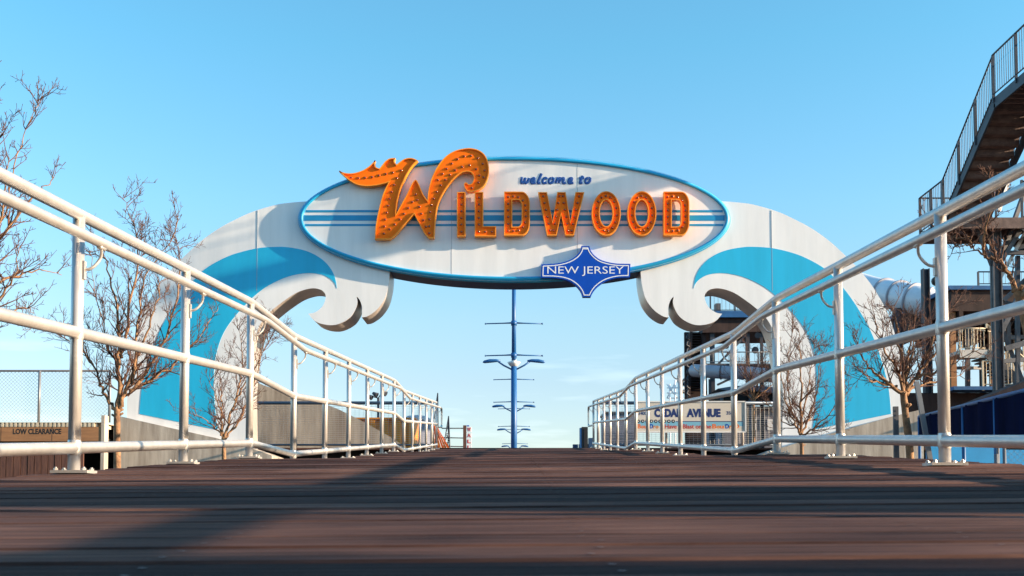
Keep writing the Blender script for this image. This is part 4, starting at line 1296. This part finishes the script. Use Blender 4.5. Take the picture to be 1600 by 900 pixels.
# navy privacy fence, coming towards the camera
nf = thing("privacy_fence", (5.2, 14, GZ), "navy fabric covered fence behind the nearest right railing post", "fence")
fa = P(1436, 651, 16.5); fb = P(1610, 611.5, 10.2); ft = fa + (fb - fa) * 1.6
ft.z = fb.z + (fb.z - fa.z) * 0.5
m = MB()
segs = 46
def fence_pt(f):
    return fa.lerp(ft, f)
pts_t = [fence_pt(i / segs) for i in range(segs + 1)]
nrm = (ft - fa).cross(Vector((0, 0, 1))).normalized()
vs = []; fs = []
zbv = P(0, 678 + 10, 12).z
for i, q in enumerate(pts_t):
    off = nrm * (0.015 * math.sin(i * 1.7) + 0.008 * math.sin(i * 4.1))
    h_ = q.z - (fa.z - P(0, 696, 16.5).z) * (1 + 0.02 * i / segs)
    vs += [q + off, Vector((q.x, q.y, min(h_, q.z - 0.3))) + off]
for i in range(segs): fs.append((2 * i, 2 * i + 1, 2 * i + 3, 2 * i + 2))
b0 = len(vs); vs += [v + nrm * 0.006 for v in vs]
fs += [(b0 + c_, b0 + b_, b0 + a_, b0 + d_) for (b_, a_, d_, c_) in fs]
m.add(vs, fs, 0, True)
m.build("fabric_panel", M['fabric'], nf, fix=False)
m = MB(); m.tube([fa + nrm * 0.0, ft], 0.022, 8); m.build("top_rail", M['fasblue'], nf)
for px_ in (1436, 1507, 1558, 1640):
    # intersect with fence line
    best = min(range(401), key=lambda i: abs(((fence_pt(i / 400).x * F / fence_pt(i / 400).y) + CX) - px_))
    q = fence_pt(best / 400); m = MB(); m.tube([(q.x, q.y, GZ), (q.x, q.y, q.z)], 0.024, 8); m.build("post", M['fasblue'], nf)

# light blue pool wall and gate behind it
bl = MB(); a = P(1440, 0, 17.5).x
bl.box(a, 16, 17.5, 17.7, GZ, P(0, 690, 17.5).z); bl.box(a, 16, 17.45, 17.75, P(0, 690, 17.5).z + 0.002, P(0, 687, 17.5).z)
tag(bl.build("pool_wall", M['poolblue']), "light blue painted low wall under the navy fence, beyond the nearest right post", "wall")
gt = thing("pipe_gate", (P(1548, 0, 11).x, 11, GZ), "grey wire gate with latch in front of the light blue wall", "gate")
m = MB()
for xx in (1543, 1553):
    q = P(xx, 0, 11); m.tube([(q.x, 11, GZ), (q.x, 11, P(0, 698, 11).z)], 0.018, 8)
m.build("gate_post", M['wire'], gt)
m = MB(); q = P(1553, 0, 11).x; m.tube([(q, 11, P(0, 700, 11).z), (q + 1.4, 11, P(0, 702, 11).z)], 0.016, 8); m.build("gate_rail", M['steel'], gt)
m = MB(); q = P(1537, 0, 11).x; m.tube([(q, 10.95, GZ), (q, 10.95, P(0, 710, 11).z)], 0.022, 8); m.build("latch_post", M['wire'], gt)
m = MB(); zz0 = GZ + 0.1; zz1 = P(0, 702, 11).z; x = q + 0.1
H = zz1 - zz0; xx = q + 0.1 - H
while xx < q + 1.5:
    for s in (0, 1):
        a = Vector((xx, 11.0, zz0 if s == 0 else zz1)); b = Vector((xx + H, 11.0, zz1 if s == 0 else zz0))
        lo = q + 0.1; hi = q + 1.5
        if a.x < lo: a = a.lerp(b, (lo - a.x) / H)
        if b.x > hi and b.x > a.x: b = a.lerp(b, (hi - a.x) / (b.x - a.x))
        m.tube([a, b], 0.0016, 3, cap=False)
    xx += 0.06
m.build("gate_mesh", M['wire'], gt)
# stakes by the tree
m = MB(); m.beam(P(1432, 596, 13.0), P(1458, 745, 13.0), 0.055, 0.035); tag(m.build("leaning_stake", M['wire']), "leaning grey metal stake beside the spreading tree", "stake")
m = MB(); q = P(1400, 635, 12.5); m.box(q.x - 0.028, q.x + 0.028, 12.5, 12.53, GZ, q.z)
for k in range(18): m.box(q.x - 0.006, q.x + 0.006, 12.496, 12.4995, q.z - 0.06 - k * 0.05, q.z - 0.04 - k * 0.05)
tag(m.build("sign_stake", M['steelgrey']), "upright perforated metal post in front of the right concrete wall", "post")

# ------------------------------------------------------------------ water slides
DTu = 36.0
ws = thing("water_slide", (P(1403, 0, DTu).x, DTu, GZ), "white enclosed water slide tube emerging from behind the arch's right shoulder", "water slide")
pp = [P(1340, 447, 39), P(1365, 455, 38), P(1395, 461, 37), P(1425, 466, 36), P(1450, 474, 35.6), P(1475, 483, 35.6), P(1500, 492, 36)]
pp = chaikin(pp, 2)
m = MB(); m.tube(pp, 0.48, 28, cap=True); m.build("tube", M['slide'], ws)
for f in (0.30, 0.42, 0.54, 0.66, 0.80):
    k = int(f * (len(pp) - 1)); a, b = pp[k], pp[k + 1]; d = (b - a).normalized() * 0.035
    m = MB(); m.tube([a - d, a + d], 0.53, 28); m.build("flange", M['slidegrey'], ws)
m = MB(); m.tube([q + Vector((0, -0.47, 0.05)) for q in pp], 0.05, 8); m.build("side_seam", M['slidegrey'], ws)
for xx, yt in ((1403, 482), (1470, 500)):
    q = P(xx, yt, 36.2); m = MB(); m.tube([(q.x, 36.2, GZ), (q.x, 36.2, q.z)], 0.13, 14); m.build("support_column", M['steelgrey'], ws)
m = MB(); m.beam(P(1406, 484, 36.1), P(1452, 484, 36.1), 0.12, 0.12); m.beam(P(1410, 500, 36.1), P(1450, 492, 36.1), 0.08, 0.08); m.beam(P(1400, 520, 36.1), P(1450, 540, 36.1), 0.08, 0.08); m.build("brace", M['steel'], ws)

# slide tower seen under the arch's right wave
D4 = 41.0
tw = thing("slide_tower", (P(1150, 0, D4).x, D4, GZ), "dark slide tower with blue decks seen under the arch's right wave", "tower")
Z4 = lambda y: P(0, y, D4).z
X4 = lambda x: P(x, 480, D4).x
m = MB(); m.box(X4(1112), X4(1225), D4, D4 + 3.2, Z4(495), Z4(487)); m.box(X4(1118), X4(1225), D4 - 0.05, D4 - 0.002, Z4(496), Z4(486)); m.build("platform_deck", M['fasblue'], tw)
m = MB()
vs = [(X4(1100), D4 + 0.1, Z4(510)), (X4(1114), D4 + 0.1, Z4(496.2)), (X4(1225), D4 + 0.1, Z4(496.2)), (X4(1225), D4 + 0.1, Z4(517)), (X4(1098), D4 + 0.1, Z4(519))]
vs += [(a_, b_ + 2.9, c_) for a_, b_, c_ in vs]
m.add(vs, [(0, 1, 2, 3, 4), (9, 8, 7, 6, 5), (0, 5, 6, 1), (1, 6, 7, 2), (2, 7, 8, 3), (3, 8, 9, 4), (4, 9, 5, 0)])
m.build("deck_joists", M['brownwood'], tw)
m = MB(); stair_rail(m, [(X4(1110), D4, Z4(487)), (X4(1225), D4, Z4(487))], h=0.85, bal=0.14); m.build("deck_railing", M['steel'], tw)
m = MB(); m.box(X4(1126), X4(1134), D4 + 1, D4 + 1.4, Z4(487), Z4(466)); m.build("deck_post", M['steelgrey'], tw)
for xx, w in ((1114.5, 0.16), (1170, 0.14), (1192, 0.10), (1220, 0.14)):
    m = MB(); m.beam((X4(xx), D4 + 0.3, GZ), (X4(xx), D4 + 0.3, Z4(517)), w, w); m.build("column", M['steel'], tw)
m = MB()
m.beam((X4(1123), D4 + 0.3, Z4(568)), (X4(1168), D4 + 0.3, Z4(521)), 0.08, 0.08); m.beam((X4(1122), D4 + 0.3, Z4(600)), (X4(1175), D4 + 0.3, Z4(575)), 0.08, 0.08)
m.beam((X4(1145), D4 + 0.3, Z4(532)), (X4(1172), D4 + 0.3, Z4(532)), 0.06, 0.05); m.build("brace", M['steelgrey'], tw)
# zigzag stair seen edge on
m = MB(); n = 24
for k in range(n):
    y = 516 + (610 - 516) * k / n
    m.box(X4(1083 - 1 + (k > n / 2) * 0), X4(1101), D4 + 0.6 - 0.0, D4 + 0.95, Z4(y + 1.4), Z4(y))
m.beam((X4(1082), D4 + 0.5, Z4(516)), (X4(1078), D4 + 0.5, Z4(620)), 0.1, 0.3, up=(0, 1, 0)); m.beam((X4(1102), D4 + 0.5, Z4(516)), (X4(1104), D4 + 0.5, Z4(620)), 0.12, 0.3, up=(0, 1, 0))
m.box(X4(1076), X4(1107), D4 + 1.0, D4 + 1.2, 1.47, Z4(512))
m.build("ladder_stair", M['brownwood'], tw)
m = MB()
for k in range(9):
    y = 520 + 11 * k; m.tube([(X4(1078 - 2), D4 + 0.3, Z4(y)), (X4(1074), D4 + 0.3, Z4(y + 6)), (X4(1079), D4 + 0.3, Z4(y + 9))], 0.03, 6)
m.build("stair_guard", M['steel'], tw)
m = MB(); m.box(X4(1096), X4(1225), D4 - 0.2, D4 + 2.5, Z4(571.5), Z4(569)); m.build("middle_deck", M['steelgrey'], tw)
m = MB(); stair_rail(m, [(X4(1096), D4 - 0.2, Z4(569)), (X4(1225), D4 - 0.2, Z4(569))], h=0.42, bal=0.18); m.build("middle_railing", M['wire'], tw)
for xx, yy, r_ in ((1180, 547, 0.13), (1135, 541, 0.10), (1184, 524, 0.11)):
    m = MB(); q = P(xx, yy, D4 - 0.1); m.tube([q, q + Vector((0.02, 0.12, 0.03)), q + Vector((0.03, 0.2, 0.04))], [r_, r_ * 0.9, r_ * 0.4], 14); m.build("floodlight", M['steelgrey'], tw)
    
gs = thing("water_slide", (P(1150, 0, 40).x, 39.8, GZ), "grey water slide tube crossing low through the slide tower", "water slide")
pp = chaikin([P(1085, 579, 40.6), P(1102, 580, 39.8), P(1130, 582, 39.3), P(1165, 582, 39.3), P(1200, 586, 39.8), P(1230, 592, 40.6)], 2)
m = MB(); m.tube(pp, 0.235, 22); m.build("tube", M['slidegrey'], gs)
for f in (0.25, 0.42, 0.6, 0.78):
    k = int(f * (len(pp) - 1)); a, b = pp[k], pp[k + 1]; d = (b - a).normalized() * 0.02
    m = MB(); m.tube([a - d, a + d], 0.26, 22); m.build("flange", M['steelgrey'], gs)
for xx in (1110, 1145, 1190):
    q = P(xx, 592, 39.6); m = MB(); m.beam((q.x, 39.7, 1.0), (q.x, 39.7, q.z), 0.09, 0.09); m.build("support_column", M['steel'], gs)
# blue canopy
cn = thing("ride_canopy", (P(1175, 0, 38).x, 38, GZ), "low curved blue canopy above the right mesh fence", "canopy")
m = MB(); lp = px(spl([(1122, 607, 1), (1150, 603), (1180, 602.5), (1208, 605), (1224, 614, 1), (1200, 613), (1165, 609.5), (1135, 610)], k=4), 38)
m.prism([lp], 38, 40.5); m.build("canopy_roof", M['steelblue'], cn)
m = MB(); lp = px([(1130, 612), (1165, 611), (1220, 615), (1220, 625), (1130, 625)], 38.2); m.prism([lp], 38.2, 40.2); m.build("canopy_under_shade", M['shadeblack'], cn)  # black block drawn in place of the shade under the canopy
for xx in (1128, 1172, 1219):
    m = MB(); q = P(xx, 612, 38.1); m.tube([(q.x, 38.1, GZ), (q.x, 38.1, q.z)], 0.05, 8); m.build("pole", M['steelgrey'], cn)
# low service building behind the right mesh fence
sb = thing("service_building", (P(1150, 0, 44).x, 44, GZ), "low grey building seen through the right mesh fence", "building")
m = MB(); m.box(P(1125, 0, 44).x, P(1300, 0, 44).x, 44, 49, GZ, P(0, 640, 44).z); m.build("wall", M['grey'], sb)
m = MB(); m.box(P(1122, 0, 44).x, P(1303, 0, 44).x, 43.8, 49.2, P(0, 640, 44).z + 0.003, P(0, 636, 44).z); m.build("roof", M['steelgrey'], sb)
for k in range(5):
    a = P(1160 + 13 * k, 672, 44); b = P(1168 + 13 * k, 655, 44); m = MB(); m.box(a.x, b.x, 43.97, 43.998, a.z, b.z); m.build("window", M['slide'] if k % 2 else M['steelblue'], sb)
lbx = thing("ticket_trailer", (P(968, 0, 50).x, 50, 1.47), "low slatted grey trailer behind the far end of the right railing", "trailer")
m = MB(); a = P(943, 0, 50).x; b = P(990, 0, 50).x; zt = P(0, 646, 50).z
m.box(a, b, 50, 52.4, 1.75, zt)
for k in range(14): m.box(a + 0.02, b - 0.02, 49.97, 49.998, 1.85 + k * 0.13, 1.92 + k * 0.13)
m.build("trailer_body", M['grey'], lbx)
m = MB(); m.box(a - 0.05, b + 0.05, 49.9, 52.5, zt + 0.002, zt + 0.08); m.build("roof", M['steelgrey'], lbx)
for x in (a + 0.4, b - 0.4):
    m = MB(); m.tube([(x, 50.1, 1.75), (x, 50.3, 1.75)], 0.28, 16); m.build("wheel", M['black'], lbx)
# white lattice ride far right
DF = 62.0
fr = thing("lattice_ride", (P(1058, 0, DF).x, DF, 1.47), "white lattice ride with seats far beyond the avenue sign", "ride")
m = MB()
for xx in (1042, 1050, 1058, 1066, 1073):
    a = P(xx, 0, DF); hh = {1042: 600, 1050: 594, 1058: 590, 1066: 597, 1073: 604}[xx]
    m.tube([(a.x, DF, 1.47), (a.x, DF, P(0, hh, DF).z)], 0.045, 6)
for yy in (606, 614, 622):
    m.tube([P(1042, yy, DF), P(1073, yy, DF)], 0.03, 6)
for a, b in (((1042, 622), (1058, 592)), ((1058, 622), (1042, 600)), ((1058, 592), (1073, 622)), ((1073, 604), (1058, 622))):
    m.tube([P(*a, DF), P(*b, DF)], 0.03, 6)
m.build("lattice", M['slide'], fr)
m = MB(); m.tube(chaikin([P(1060, 606, DF), P(1066, 596, DF), P(1074, 588, DF), P(1084, 580, DF)], 2), 0.06, 8); m.build("curved_track", M['steelgrey'], fr)
for xx, yy in ((1063, 604), (1070, 600), (1066, 612)):
    q = P(xx, yy, DF - 0.2); m = MB(); m.tube([q + Vector((-0.12, 0, 0)), q, q + Vector((0.12, 0, 0))], [0.08, 0.14, 0.08], 10); m.build("seat", M['steel'], fr)

# ------------------------------------------------------------------ unseen kiosk and two blocks, added to shade the near deck
kx = 6.4
ks = thing("shadow_kiosk", (kx + 1.0, 0.9, GZ), "unseen white clapboard kiosk added beside the ramp to cast shadow bands on the deck", "kiosk")  # added out of view for the shadow band it throws
m = MB(); m.box(kx, kx + 2.0, 0.90, 1.56, GZ, 2.25); m.build("wall", M['kiosk'], ks)
m = MB(); m.box(kx - 0.15, kx + 2.15, 0.85, 1.61, 2.253, 2.36); m.build("roof", M['steelgrey'], ks)
m = MB(); m.box(kx - 0.02, kx - 0.002, 0.95, 1.5, 0.5, 1.5); m.build("shutter", M['fasblue'], ks)
m = MB(); m.box(kx - 0.30, kx - 0.021, 0.92, 1.53, 0.42, 0.46); m.build("counter", M['tanwood'], ks)
def shade_block(x0, x1, y0, y1, h, label, facex):
    t = thing("shade_building", ((x0 + x1) / 2, (y0 + y1) / 2, GZ), label, "building")  # plain block added out of view to darken the near deck
    m = MB(); m.box(x0, x1, y0, y1, GZ, h); m.build("wall", M['redwood'], t)
    m = MB(); m.box(x0 - 0.15, x1 + 0.15, y0 - 0.15, y1 + 0.15, h + 0.003, h + 0.25); m.build("parapet", M['steelgrey'], t)
    s_ = 1 if facex > (x0 + x1) / 2 else -1
    y = y0 + 0.8
    while y + 1.2 < y1:
        for z in (0.5, 3.2, 5.7):
            m = MB(); m.box(min(facex, facex + s_ * 0.03), max(facex, facex + s_ * 0.03), y, y + 1.2, z, z + 1.5); w_ = m.build("window", M['black'], t)
            m = MB(); m.box(min(facex, facex + s_ * 0.06), max(facex, facex + s_ * 0.06), y - 0.08, y + 1.28, z - 0.09, z - 0.003); m.build("sill", M['cream'], w_)
        y += 2.1


shade_block(6.4, 13.4, -16.0, -1.2, 8.0, "three storey brown building behind the foot of the ramp, on its right", 6.4)
shade_block(-13.0, -5.2, -16.0, -0.6, 8.0, "three storey brown building behind the foot of the ramp, on its left", -5.2)
